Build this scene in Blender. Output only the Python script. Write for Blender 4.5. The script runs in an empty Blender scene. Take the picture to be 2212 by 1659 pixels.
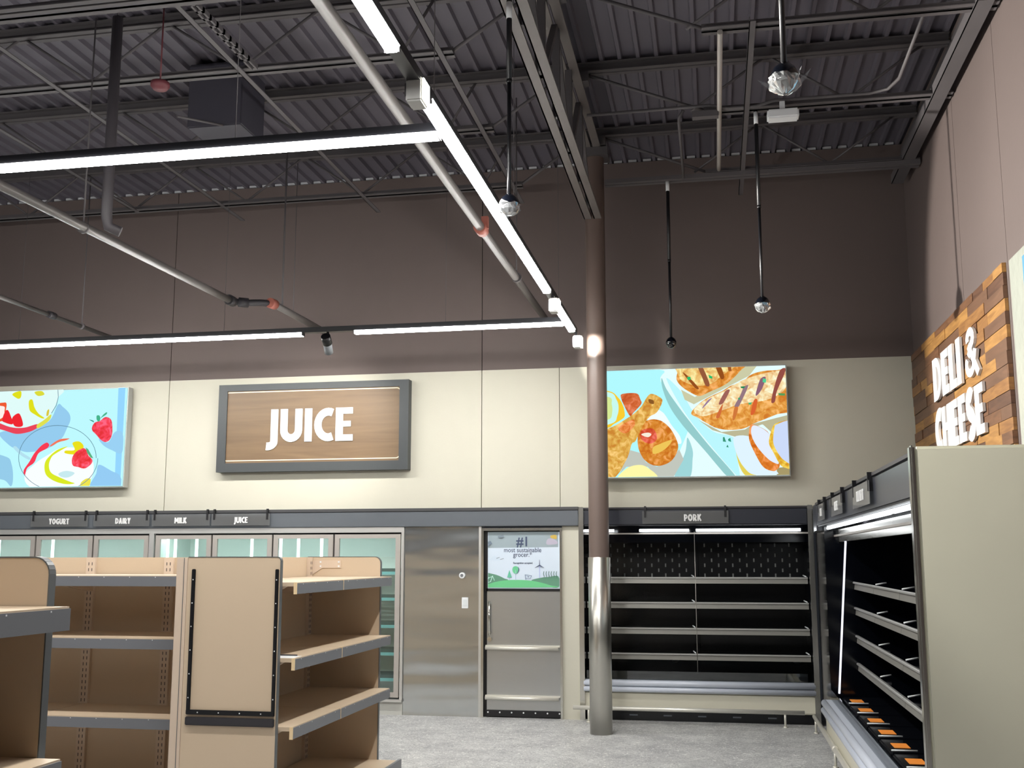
import bpy, bmesh, math, random
from mathutils import Vector, Matrix
R = math.radians
random.seed(7)
SC = bpy.context.scene
COL = SC.collection

# ------------------------------------------------------------------ camera, world, exposure
cd = bpy.data.cameras.new('camera')
cam = bpy.data.objects.new('camera', cd); COL.objects.link(cam); SC.camera = cam
FPX = 2295.4
cd.sensor_fit = 'HORIZONTAL'; cd.sensor_width = 36.0
cd.lens = FPX / 2212.0 * 36.0
cd.shift_x = -10.0 / 2212.0; cd.shift_y = 28.5 / 2212.0
cd.clip_start = 0.05; cd.clip_end = 100
p_, y_, r_ = R(8.534), R(10.505), R(-0.0677)
fw = Vector((-math.sin(y_) * math.cos(p_), math.cos(y_) * math.cos(p_), math.sin(p_)))
rt = Vector((math.cos(y_), math.sin(y_), 0)); up = rt.cross(fw)
rt, up = rt * math.cos(r_) + up * math.sin(r_), up * math.cos(r_) - rt * math.sin(r_)
m4 = Matrix((rt, up, -fw)).transposed().to_4x4(); m4.translation = Vector((0, 0, 1.58))
cam.matrix_world = m4

SC.view_settings.view_transform = 'Standard'
SC.view_settings.look = 'None'
SC.view_settings.gamma = 1.0
SC.view_settings.use_curve_mapping = False
SC.view_settings.exposure = 0.0
try:
    SC.cycles.use_denoising = True
    SC.cycles.sample_clamp_indirect = 6.0
except Exception:
    pass

wd = bpy.data.worlds.new('world'); SC.world = wd; wd.use_nodes = True
bg = wd.node_tree.nodes['Background']
bg.inputs[0].default_value = (0.80, 0.86, 1.0, 1); bg.inputs[1].default_value = 0.018

LINEAR = 110.0          # radiance of the linear lamps
FLOOD = 700.0          # watts of each track flood light
WASH = 90.0

# ------------------------------------------------------------------ helpers
def s2l(c):
    return c / 12.92 if c <= 0.04045 else ((c + 0.055) / 1.055) ** 2.4
def rgb(r, g=None, b=None):
    if isinstance(r, str):
        r, g, b = int(r[0:2], 16), int(r[2:4], 16), int(r[4:6], 16)
    return (s2l(r / 255), s2l(g / 255), s2l(b / 255), 1)

MATS = {}
def mat(name, col, rough=0.5, metal=0.0, var=0.06, scale=6.0, bump=0.0, bscale=40.0, stretch=(1, 1, 1), spec=0.5, coat=0.0):
    if name in MATS: return MATS[name]
    m = bpy.data.materials.new(name); m.use_nodes = True
    nt = m.node_tree; N = nt.nodes; L = nt.links
    b = N['Principled BSDF']
    b.inputs['Roughness'].default_value = rough
    b.inputs['Metallic'].default_value = metal
    b.inputs['Specular IOR Level'].default_value = spec
    b.inputs['Coat Weight'].default_value = coat
    tc = N.new('ShaderNodeTexCoord'); mp = N.new('ShaderNodeMapping')
    mp.inputs['Scale'].default_value = stretch
    L.new(tc.outputs['Object'], mp.inputs[0])
    nz = N.new('ShaderNodeTexNoise'); nz.inputs['Scale'].default_value = scale; nz.inputs['Detail'].default_value = 3
    L.new(mp.outputs[0], nz.inputs['Vector'])
    rp = N.new('ShaderNodeMix'); rp.data_type = 'RGBA'
    c = Vector(col[:3])
    rp.inputs[6].default_value = (*(c * (1 - var)), 1)
    rp.inputs[7].default_value = (*[min(1, v) for v in c * (1 + var)], 1)
    L.new(nz.outputs['Fac'], rp.inputs[0]); L.new(rp.outputs[2], b.inputs['Base Color'])
    if bump > 0:
        n2 = N.new('ShaderNodeTexNoise'); n2.inputs['Scale'].default_value = bscale; n2.inputs['Detail'].default_value = 2
        L.new(mp.outputs[0], n2.inputs['Vector'])
        bp = N.new('ShaderNodeBump'); bp.inputs['Strength'].default_value = 1.0; bp.inputs['Distance'].default_value = bump
        L.new(n2.outputs['Fac'], bp.inputs['Height']); L.new(bp.outputs[0], b.inputs['Normal'])
    MATS[name] = m
    return m

def emit(name, col, strength, textured=False, tscale=30.0, dark=0.55):
    if name in MATS: return MATS[name]
    m = bpy.data.materials.new(name); m.use_nodes = True
    nt = m.node_tree; N = nt.nodes; L = nt.links
    for n in list(N): N.remove(n)
    o = N.new('ShaderNodeOutputMaterial'); e = N.new('ShaderNodeEmission')
    e.inputs[0].default_value = col; e.inputs[1].default_value = strength
    if textured:
        tc = N.new('ShaderNodeTexCoord'); nz = N.new('ShaderNodeTexNoise')
        nz.inputs['Scale'].default_value = tscale; nz.inputs['Detail'].default_value = 3; nz.inputs['Distortion'].default_value = .8
        L.new(tc.outputs['Object'], nz.inputs['Vector'])
        cr = N.new('ShaderNodeValToRGB')
        c = Vector(col[:3])
        cr.color_ramp.elements[0].position = 0.34
        cr.color_ramp.elements[0].color = (c[0] * dark * 1.15, c[1] * dark * 0.8, c[2] * dark * 0.6, 1)
        cr.color_ramp.elements[1].position = 0.66
        cr.color_ramp.elements[1].color = (min(1, c[0] * 1.25 + .05), min(1, c[1] * 1.35 + .06), min(1, c[2] * 1.6 + .08), 1)
        k = cr.color_ramp.elements.new(0.5); k.color = col
        L.new(nz.outputs['Fac'], cr.inputs[0]); L.new(cr.outputs[0], e.inputs[0])
    L.new(e.outputs[0], o.inputs[0])
    MATS[name] = m
    return m

def glass(name, tint=(0.80, 0.93, 0.91), refl=0.12, rough=0.0):
    if name in MATS: return MATS[name]
    m = bpy.data.materials.new(name); m.use_nodes = True
    nt = m.node_tree; N = nt.nodes; L = nt.links
    for n in list(N): N.remove(n)
    o = N.new('ShaderNodeOutputMaterial'); mx = N.new('ShaderNodeMixShader')
    t = N.new('ShaderNodeBsdfTransparent'); t.inputs[0].default_value = (*tint, 1)
    g = N.new('ShaderNodeBsdfGlossy'); g.inputs['Roughness'].default_value = rough
    lw = N.new('ShaderNodeLayerWeight'); lw.inputs[0].default_value = 0.25
    ad = N.new('ShaderNodeMath'); ad.operation = 'MULTIPLY_ADD'; ad.inputs[1].default_value = 0.8; ad.inputs[2].default_value = refl
    ad.use_clamp = True
    L.new(lw.outputs['Fresnel'], ad.inputs[0]); L.new(ad.outputs[0], mx.inputs[0])
    L.new(t.outputs[0], mx.inputs[1]); L.new(g.outputs[0], mx.inputs[2]); L.new(mx.outputs[0], o.inputs[0])
    MATS[name] = m
    return m

M_cream = mat('wall cream paint', rgb(196, 193, 178), .75, var=.02, bump=.0005, bscale=60)
M_brown = mat('wall brown paint', rgb(98, 86, 83), .7, var=.03, bump=.0005, bscale=50)
M_deck = mat('painted roof deck', rgb(96, 92, 101), .65, var=.10, scale=1.5)
M_steel = mat('painted steel grey', rgb(86, 82, 84), .6, var=.12, scale=4)
M_girder = mat('painted girder', rgb(106, 100, 98), .55, var=.10, scale=5)
M_dark = mat('dark painted metal', rgb(48, 46, 50), .5)
M_black = mat('black metal', rgb(16, 16, 20), .4)
M_gloss = mat('gloss black enamel', rgb(6, 8, 14), .12, var=.2, spec=.6)
M_satin = mat('satin black enamel', rgb(9, 11, 17), .25, var=.2)
M_fascia = mat('charcoal fascia', rgb(92, 97, 103), .35, var=.05)
M_fascia2 = mat('black fascia', rgb(52, 54, 62), .28, var=.05)
M_alu = mat('brushed aluminium', rgb(206, 205, 202), .38, metal=.75, var=.05, scale=20, stretch=(.2, 1, 20))
M_alup = mat('anodised frame', rgb(176, 170, 164), .45, metal=.35, var=.04)
M_chrome = mat('polished steel', rgb(205, 203, 196), .2, metal=.95, var=.04)
M_wrap = mat('stainless column wrap', rgb(196, 194, 186), .32, metal=1.0, var=.05, scale=2, bump=.004, bscale=5, stretch=(1, 1, .6))
M_rail = mat('satin steel rail', rgb(225, 222, 212), .38, metal=.5, var=.03)
M_tan = mat('tan laminate', rgb(200, 180, 155), .42, var=.03, scale=3)
M_tan2 = mat('tan upright metal', rgb(206, 187, 168), .4, var=.03)
M_edge = mat('pale shelf edge', rgb(228, 202, 160), .45, var=.03)
M_strip = mat('grey price strip', rgb(112, 114, 119), .35, var=.03)
M_band = mat('price rail face', rgb(138, 136, 130), .35, metal=.3, var=.05)
M_gtrim = mat('grey edge trim', rgb(92, 96, 98), .4)
M_white = mat('white plastic', rgb(228, 230, 232), .4, var=.02)
M_letter = mat('white letter face', rgb(222, 222, 222), .5, var=.01)
M_case = mat('case cream enamel', rgb(214, 210, 192), .28, var=.015, coat=.3)
M_panel = mat('case end enamel', rgb(208, 208, 190), .22, var=.02, coat=.4, bump=.002, bscale=3)
M_bump = mat('grey vinyl bumper', rgb(196, 202, 214), .3, var=.03)
M_red = mat('red valve paint', rgb(146, 84, 72), .5)
M_orange = mat('orange sticker', rgb(250, 150, 55), .5, var=.04)
M_liner = mat('cooler liner', rgb(224, 230, 225), .5, var=.03)
M_wire = mat('dark wire shelf', rgb(70, 92, 92), .45)
M_plate = glass('clear acrylic plate', (.86, .88, .88), .06, .08)
_n = M_plate.node_tree.nodes; _l = M_plate.node_tree.links
_d = _n.new('ShaderNodeBsdfDiffuse'); _d.inputs[0].default_value = (.30, .30, .30, 1)
_m = _n.new('ShaderNodeMixShader'); _m.inputs[0].default_value = .30
_o = [q for q in _n if q.type == 'OUTPUT_MATERIAL'][0]; _p = _o.inputs[0].links[0].from_socket
_l.new(_p, _m.inputs[1]); _l.new(_d.outputs[0], _m.inputs[2]); _l.new(_m.outputs[0], _o.inputs[0])
M_lip = glass('clear lip glass', (.6, .65, .68), .07, .03)
M_glass = glass('cooler door glass', (.90, .965, .95), .06, .01)
M_dome = glass('smoked dome', (.25, .26, .3), .12, .03)
M_film = glass('protective film', (.84, .86, .88), .20, .14)
_n = M_film.node_tree.nodes; _l = M_film.node_tree.links
_d = _n.new('ShaderNodeBsdfDiffuse'); _d.inputs[0].default_value = (.9, .93, .95, 1)
_m = _n.new('ShaderNodeMixShader'); _m.inputs[0].default_value = .10
_o = [q for q in _n if q.type == 'OUTPUT_MATERIAL'][0]; _p = _o.inputs[0].links[0].from_socket
_l.new(_p, _m.inputs[1]); _l.new(_d.outputs[0], _m.inputs[2]); _l.new(_m.outputs[0], _o.inputs[0])
M_lamp = emit('linear lamp diffuser', (1.0, .985, .95, 1), LINEAR)
M_tube = emit('case lamp tube', (.93, .97, 1, 1), 7.0)
M_tubeg = emit('cooler led strip', (.80, 1, .96, 1), 4.0)
M_flood = emit('flood lamp face', (1, .97, .84, 1), 40.0)

def stainless():
    m = mat('wavy stainless sheet', rgb(194, 197, 198), .2, metal=.95, var=.03, scale=1.0)
    N = m.node_tree.nodes; L = m.node_tree.links
    b = N['Principled BSDF']
    tc = N.new('ShaderNodeTexCoord'); mp = N.new('ShaderNodeMapping'); mp.inputs['Scale'].default_value = (.45, 1, 2.2)
    nz = N.new('ShaderNodeTexNoise'); nz.inputs['Scale'].default_value = 1.6; nz.inputs['Detail'].default_value = 1.2
    bp = N.new('ShaderNodeBump'); bp.inputs['Distance'].default_value = .025
    L.new(tc.outputs['Object'], mp.inputs[0]); L.new(mp.outputs[0], nz.inputs['Vector']); L.new(nz.outputs['Fac'], bp.inputs['Height']); L.new(bp.outputs[0], b.inputs['Normal'])
    return m
M_sheet = stainless()

def floor_mat():
    m = bpy.data.materials.new('speckled vinyl floor'); m.use_nodes = True
    N = m.node_tree.nodes; L = m.node_tree.links; b = N['Principled BSDF']
    b.inputs['Roughness'].default_value = .42
    tc = N.new('ShaderNodeTexCoord')
    a = N.new('ShaderNodeTexNoise'); a.inputs['Scale'].default_value = 3.2; a.inputs['Detail'].default_value = 6; a.inputs['Roughness'].default_value = .7
    v = N.new('ShaderNodeTexNoise'); v.inputs['Scale'].default_value = 38; v.inputs['Detail'].default_value = 4; v.inputs['Distortion'].default_value = 2.0
    r1 = N.new('ShaderNodeValToRGB'); r1.color_ramp.elements[0].position = .35; r1.color_ramp.elements[0].color = rgb(150, 150, 152)
    r1.color_ramp.elements[1].position = .68; r1.color_ramp.elements[1].color = rgb(196, 196, 194)
    r2 = N.new('ShaderNodeValToRGB'); r2.color_ramp.elements[0].position = .56; r2.color_ramp.elements[0].color = (0, 0, 0, 1)
    r2.color_ramp.elements[1].position = .68; r2.color_ramp.elements[1].color = (1, 1, 1, 1)
    mx = N.new('ShaderNodeMix'); mx.data_type = 'RGBA'; mx.inputs[7].default_value = rgb(236, 235, 230)
    r3 = N.new('ShaderNodeValToRGB'); r3.color_ramp.elements[0].position = .34; r3.color_ramp.elements[0].color = (1, 1, 1, 1)
    r3.color_ramp.elements[1].position = .44; r3.color_ramp.elements[1].color = (0, 0, 0, 1)
    mx2 = N.new('ShaderNodeMix'); mx2.data_type = 'RGBA'; mx2.inputs[7].default_value = rgb(120, 120, 124)
    for t in (a, v): L.new(tc.outputs['Object'], t.inputs['Vector'])
    L.new(a.outputs['Fac'], r1.inputs[0]); L.new(v.outputs['Fac'], r2.inputs[0]); L.new(v.outputs['Fac'], r3.inputs[0])
    L.new(r2.outputs[0], mx.inputs[0]); L.new(r1.outputs[0], mx.inputs[6])
    L.new(r3.outputs[0], mx2.inputs[0]); L.new(mx.outputs[2], mx2.inputs[6]); L.new(mx2.outputs[2], b.inputs['Base Color'])
    return m
M_floor = floor_mat()

def wood(name, c1, c2, sc=(1, 1, 1), scale=3.0, rough=.5):
    m = bpy.data.materials.new(name); m.use_nodes = True
    N = m.node_tree.nodes; L = m.node_tree.links; b = N['Principled BSDF']; b.inputs['Roughness'].default_value = rough
    tc = N.new('ShaderNodeTexCoord'); mp = N.new('ShaderNodeMapping'); mp.inputs['Scale'].default_value = sc
    nz = N.new('ShaderNodeTexNoise'); nz.inputs['Scale'].default_value = scale; nz.inputs['Detail'].default_value = 6; nz.inputs['Distortion'].default_value = .8
    cr = N.new('ShaderNodeValToRGB'); cr.color_ramp.elements[0].position = .3; cr.color_ramp.elements[0].color = c1
    cr.color_ramp.elements[1].position = .7; cr.color_ramp.elements[1].color = c2
    L.new(tc.outputs['Object'], mp.inputs[0]); L.new(mp.outputs[0], nz.inputs['Vector']); L.new(nz.outputs['Fac'], cr.inputs[0]); L.new(cr.outputs[0], b.inputs['Base Color'])
    return m
M_signwood = wood('printed walnut board', rgb(106, 84, 60), rgb(122, 98, 70), (.5, 1, 7), 2.0, .45)
WOODS = [wood('reclaimed plank amber', rgb(136, 96, 52), rgb(172, 128, 72), (1, .7, 6), 5),
         wood('reclaimed plank brown', rgb(90, 62, 44), rgb(120, 84, 58), (1, .7, 6), 5),
         wood('reclaimed plank walnut', rgb(68, 46, 36), rgb(100, 70, 52), (1, .7, 6), 4),
         wood('reclaimed plank honey', rgb(118, 80, 46), rgb(150, 108, 62), (1, .7, 6), 6),
         wood('reclaimed plank umber', rgb(92, 66, 50), rgb(112, 82, 62), (1, .7, 6), 3)]

# ------------------------------------------------------------------ mesh builder
class MB:
    def __init__(s): s.v = []; s.f = []; s.m = []; s.sm = []; s.k = 0
    def mi(s, k): s.k = k; return s
    def face(s, idx, smooth=False): s.f.append(tuple(idx)); s.m.append(s.k); s.sm.append(smooth)
    def box(s, x0, y0, z0, x1, y1, z1):
        x0, x1 = min(x0, x1), max(x0, x1); y0, y1 = min(y0, y1), max(y0, y1); z0, z1 = min(z0, z1), max(z0, z1)
        n = len(s.v)
        s.v += [(x0, y0, z0), (x1, y0, z0), (x1, y1, z0), (x0, y1, z0), (x0, y0, z1), (x1, y0, z1), (x1, y1, z1), (x0, y1, z1)]
        for q in ((0, 3, 2, 1), (4, 5, 6, 7), (0, 1, 5, 4), (1, 2, 6, 5), (2, 3, 7, 6), (3, 0, 4, 7)): s.face([n + i for i in q])
        return s
    def bbox(s, x0, y0, z0, x1, y1, z1, b=.004):
        """box with chamfered long edges seen from outside"""
        x0, x1 = min(x0, x1), max(x0, x1); y0, y1 = min(y0, y1), max(y0, y1); z0, z1 = min(z0, z1), max(z0, z1)
        bm = bmesh.new(); bmesh.ops.create_cube(bm, size=1)
        for v in bm.verts: v.co = Vector(((x0 + x1) / 2 + v.co.x * (x1 - x0), (y0 + y1) / 2 + v.co.y * (y1 - y0), (z0 + z1) / 2 + v.co.z * (z1 - z0)))
        bmesh.ops.bevel(bm, geom=list(bm.edges), offset=min(b, (x1 - x0) * .45, (y1 - y0) * .45, (z1 - z0) * .45), segments=2, affect='EDGES')
        n = len(s.v); bm.verts.index_update()
        s.v += [tuple(v.co) for v in bm.verts]
        for f in bm.faces: s.face([n + v.index for v in f.verts])
        bm.free(); return s
    def prism(s, poly, axis, a, b):
        """poly: 2D outline in the two other axes (in xyz order), swept along axis from a to b"""
        n = len(s.v); k = len(poly)
        def P(q, t):
            return (t, q[0], q[1]) if axis == 0 else ((q[0], t, q[1]) if axis == 1 else (q[0], q[1], t))
        s.v += [P(q, a) for q in poly] + [P(q, b) for q in poly]
        s.face(range(n, n + k)); s.face(range(n + 2 * k - 1, n + k - 1, -1))
        for i in range(k): s.face((n + i, n + k + i, n + k + (i + 1) % k, n + (i + 1) % k))
        return s
    def tube(s, pts, r, seg=12, caps=True, smooth=True):
        pts = [Vector(p) for p in pts]; rings = []
        rs = r if isinstance(r, (list, tuple)) else [r] * len(pts)
        ref = Vector((0, 0, 1))
        d0 = (pts[1] - pts[0]).normalized()
        if abs(d0.dot(ref)) > .95: ref = Vector((1, 0, 0))
        for i, p in enumerate(pts):
            d = (pts[min(i + 1, len(pts) - 1)] - pts[max(i - 1, 0)]).normalized()
            u = d.cross(ref)
            if u.length < 1e-4: u = d.cross(Vector((0, 1, 0)))
            u.normalize(); w = u.cross(d).normalized(); n = len(s.v)
            for k in range(seg):
                a = 2 * math.pi * k / seg
                s.v.append(tuple(p + (u * math.cos(a) + w * math.sin(a)) * rs[i]))
            rings.append(n)
        for a, b in zip(rings, rings[1:]):
            for k in range(seg): s.face((a + k, a + (k + 1) % seg, b + (k + 1) % seg, b + k), smooth)
        if caps:
            s.face(range(rings[0] + seg - 1, rings[0] - 1, -1)); s.face(range(rings[-1], rings[-1] + seg))
        return s
    def lathe(s, cx, cy, prof, seg=20, a0=0, a1=2 * math.pi):
        """prof: (r, z) list, around vertical axis"""
        full = abs(a1 - a0 - 2 * math.pi) < 1e-6; rings = []
        ns = seg if full else seg + 1
        for r, z in prof:
            n = len(s.v); rings.append(n)
            for k in range(ns):
                a = a0 + (a1 - a0) * k / seg
                s.v.append((cx + max(r, 1e-5) * math.cos(a), cy + max(r, 1e-5) * math.sin(a), z))
        for a, b in zip(rings, rings[1:]):
            for k in range(ns if full else ns - 1): s.face((a + k, a + (k + 1) % ns, b + (k + 1) % ns, b + k), True)
        return s
    def quad(s, a, b, c, d): n = len(s.v); s.v += [tuple(a), tuple(b), tuple(c), tuple(d)]; s.face((n, n + 1, n + 2, n + 3)); return s
    def poly(s, pts): n = len(s.v); s.v += [tuple(p) for p in pts]; s.face(range(n, n + len(pts))); return s
    def build(s, name, mats, parent=None, local=False, fix=True):
        me = bpy.data.meshes.new(name)
        o = bpy.data.objects.new(name, me); COL.objects.link(o)
        off = Vector((0, 0, 0))
        if parent is not None and not local:
            off = parent.location.copy(); g = parent.parent
            while g is not None: off += g.location; g = g.parent
        v = [tuple(Vector(p) - off) for p in s.v]
        me.from_pydata(v, [], s.f); me.update()
        if not isinstance(mats, (list, tuple)): mats = [mats]
        for m in mats: me.materials.append(m)
        for i, pl in enumerate(me.polygons):
            pl.material_index = min(s.m[i], len(mats) - 1); pl.use_smooth = s.sm[i]
        if fix:
            bm = bmesh.new(); bm.from_mesh(me); bmesh.ops.recalc_face_normals(bm, faces=bm.faces); bm.to_mesh(me); bm.free()
        if parent is not None: o.parent = parent
        return o

def tag(o, label, cat, group=None):
    o['label'] = label; o['category'] = cat
    if group: o['group'] = group
    return o
def thing(name, label, cat, loc=(0, 0, 0), rz=0, group=None):
    o = bpy.data.objects.new(name, None); COL.objects.link(o)
    o.empty_display_size = .1; o.location = loc; o.rotation_euler = (0, 0, rz)
    return tag(o, label, cat, group)
def struct(o): o['kind'] = 'structure'; return o
def copy_tree(o, parent=None):
    c = o.copy(); COL.objects.link(c); c.parent = parent
    for ch in list(o.children): copy_tree(ch, c)
    return c

# ------------------------------------------------------------------ lettering (heavy condensed capitals from strokes)
def arc(cx, cy, rx, ry, a0, a1, n=10):
    return [(cx + rx * math.cos(R(a0 + (a1 - a0) * i / n)), cy + ry * math.sin(R(a0 + (a1 - a0) * i / n))) for i in range(n + 1)]
SW = .235
GL = {
 'I': (.26, [[(.13, 0), (.13, 1)]]),
 'J': (.40, [[(.27, 1), (.27, .02)] + arc(.07, .02, .20, .14, 0, -105, 8)]),
 'U': (.74, [[(.13, 1), (.13, .36)] + arc(.37, .36, .24, .245, 180, 360, 12) + [(.61, 1)]]),
 'C': (.63, [arc(.46, .5, .335, .385, 66, 294, 18)]),
 'G': (.70, [arc(.46, .5, .335, .385, 62, 270, 16) + [(.60, .13)], [(.56, .04), (.56, .5)], [(.42, .47, .16), (.67, .47)]]),
 'E': (.58, [[(.13, 0), (.13, 1)], [(.13, .905, .19), (.56, .905)], [(.13, .51, .17), (.5, .51)], [(.13, .095, .19), (.57, .095)]]),
 'L': (.54, [[(.13, 0), (.13, 1)], [(.13, .095, .19), (.54, .095)]]),
 'D': (.72, [[(.13, 0), (.13, 1)], [(.13, .9, .2), (.26, .9)] + arc(.26, .5, .33, .4, 90, -90, 14) + [(.13, .1)]]),
 'O': (.76, [arc(.37, .5, .255, .39, 90, 450, 26)]),
 'P': (.62, [[(.13, 0), (.13, 1)], [(.13, .9, .19), (.26, .9)] + arc(.28, .645, .21, .255, 90, -90, 10) + [(.13, .39)]]),
 'R': (.68, [[(.13, 0), (.13, 1)], [(.13, .9, .19), (.28, .9)] + arc(.3, .655, .2, .245, 90, -90, 10) + [(.13, .41)], [(.3, .42), (.56, 0)]]),
 'K': (.70, [[(.13, 0), (.13, 1)], [(.18, .45), (.57, 1)], [(.26, .58), (.60, 0)]]),
 'Y': (.68, [[(.11, 1), (.335, .46)], [(.56, 1), (.335, .46)], [(.335, 0), (.335, .52)]]),
 'T': (.60, [[(.3, 0), (.3, 1)], [(0, .9, .2), (.6, .9)]]),
 'A': (.74, [[(.12, 0), (.355, 1)], [(.60, 0), (.365, 1)], [(.2, .3, .15), (.52, .3)]]),
 'M': (.92, [[(.13, 0), (.15, 1)], [(.79, 0), (.77, 1)], [(.17, .95), (.46, .3)], [(.75, .95), (.46, .3)]]),
 'H': (.74, [[(.13, 0), (.13, 1)], [(.61, 0), (.61, 1)], [(.13, .52, .18), (.61, .52)]]),
 'S': (.60, [arc(.30, .695, .185, .20, 38, 265, 12) + arc(.28, .285, .19, .195, 85, -140, 12)]),
 '&': (.80, [[(.70, 0), (.24, .66)], arc(.36, .77, .15, .135, 200, -70, 10) + [(.22, .44)], arc(.30, .27, .19, .175, 140, 350, 14) + [(.60, .50)]]),
 ' ': (.28, []),
}
def stroke_quads(path, w):
    P = []
    for q in path:
        v = Vector(q[:2])
        if not P or (v - P[-1]).length > 1e-4: P.append(v)
    n = len(P); Ls = []; Rs = []
    for i in range(n):
        d1 = (P[i] - P[i - 1]).normalized() if i > 0 else None
        d2 = (P[i + 1] - P[i]).normalized() if i < n - 1 else None
        if d1 is None: d1 = d2
        if d2 is None: d2 = d1
        t = d1 + d2
        t = t.normalized() if t.length > 1e-3 else d1
        nrm = Vector((-t.y, t.x)); c = max(.45, nrm.dot(Vector((-d1.y, d1.x))))
        Ls.append(P[i] + nrm * (w / 2 / c)); Rs.append(P[i] - nrm * (w / 2 / c))
    return Ls, Rs
def lettering(mb, text, h, fn, depth, xs=1.0, gap=.06, sw=None):
    """fn(u, v, d) -> world point; returns advance"""
    u = 0.0
    for ch in text:
        W, strokes = GL[ch]
        for si, path in enumerate(strokes):
            dd = depth + .0006 * si + .0003 * (len(mb.v) % 2)
            w = (path[0][2] if len(path[0]) > 2 else (sw or SW))
            Ls, Rs = stroke_quads([q[:2] for q in path], w)
            n = len(mb.v); k = len(Ls)
            for d in (dd, 0):
                for side in (Ls, Rs):
                    mb.v += [tuple(fn((u + q.x * xs) * h, q.y * h, d)) for q in side]
            for i in range(k - 1):
                a = n + i
                mb.face((a, a + 1, a + k + 1, a + k))
                mb.face((a + 2 * k, a + 2 * k + 1, a + 1, a)); mb.face((a + k, a + k + 1, a + 3 * k + 1, a + 3 * k))
            mb.face((n, n + k, n + 3 * k, n + 2 * k)); e = n + k - 1
            mb.face((e, e + k, e + 3 * k, e + 2 * k))
        u += W * xs + gap
    return (u - gap) * h
def textw(text, xs=1.0, gap=.06): return sum(GL[c][0] * xs + gap for c in text) - gap

def font_mesh(name, text, size, mt, parent, loc, rot, bold=0.0, xs=1.0, align='CENTER', ext=.0008):
    cu = bpy.data.curves.new(name, 'FONT'); cu.body = text; cu.size = size; cu.offset = bold; cu.extrude = ext; cu.align_x = align
    cu.resolution_u = 3
    t = bpy.data.objects.new(name, cu); COL.objects.link(t)
    dg = bpy.context.evaluated_depsgraph_get(); me = bpy.data.meshes.new_from_object(t.evaluated_get(dg))
    bpy.data.objects.remove(t)
    me.materials.clear(); me.materials.append(mt)
    o = bpy.data.objects.new(name, me); COL.objects.link(o)
    me.transform(Matrix.Diagonal((xs, 1, 1, 1)))
    o.rotation_euler = rot
    if parent is not None:
        o.parent = parent; o.location = Vector(loc) - parent.location
    else: o.location = loc
    return o

# ------------------------------------------------------------------ room shell
XL, XR, YF, YN = -16.0, 1.95, 10.73, -8.0
BAND = 3.512
struct(MB().box(XL, YN, -.1, XR + .2, 11.7, 0).build('floor', M_floor))
w = MB()
segs = [(XL, -13.0), (-12.99, -9.45), (-9.442, -5.904), (-5.896, -2.364), (-2.356, XR)]
for a, b in segs:
    if a > -2.4:
        w.mi(0).box(a, YF, 2.0, -1.544, 10.9, BAND); w.mi(0).box(-1.538, YF, 2.0, b, 10.9, BAND)
    else: w.mi(0).box(a, YF, 2.0, b, 10.9, BAND)
    w.mi(1).box(a, YF + .004, BAND, b, 10.9, 5.68)
w.mi(2).box(XL, 10.9, 2.0, XR, 11.0, 5.68)
w.mi(0).box(-1.519, 10.69, 0, -1.346, 10.84, 1.885)
struct(w.build('wall_back', [M_cream, M_brown, M_dark]))
w = MB()
for a, b in ((YN, -1.0), (-.99, 3.6), (3.61, 7.29), (7.298, 8.546), (8.554, 11.6)):
    w.mi(0).box(XR, a, 0, XR + .2, b, 5.68)
w.mi(1).box(XR + .03, YN, 0, XR + .22, 11.6, 5.68)
struct(w.build('wall_right', [M_brown, M_dark]))

# corrugated roof deck, ribs running away from the camera
w = MB(); x = XL; prof = []
while x < XR + .15:
    prof += [(x, 5.72), (x + .100, 5.72), (x + .112, 5.682), (x + .141, 5.682)]
    x += .152
n = 0
for (xa, za), (xb, zb) in zip(prof, prof[1:]):
    w.quad((xa, YN, za), (xb, YN, zb), (xb, 10.95, zb), (xa, 10.95, za))
struct(w.build('ceiling', M_deck, fix=False))
w = MB(); x = XL
while x < XR - .05:
    w.box(x + .008, 10.74, 5.688, x + .094, 10.76, 5.712); x += .152
struct(w.build('trim_1', mat('deck flute light', rgb(190, 192, 196), .6)))  # pale blocks stand in for light showing through the deck flutes
struct(MB().box(XR - .012, YN, 5.45, XR, 10.72, 5.62).build('trim_2', M_steel))

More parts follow.
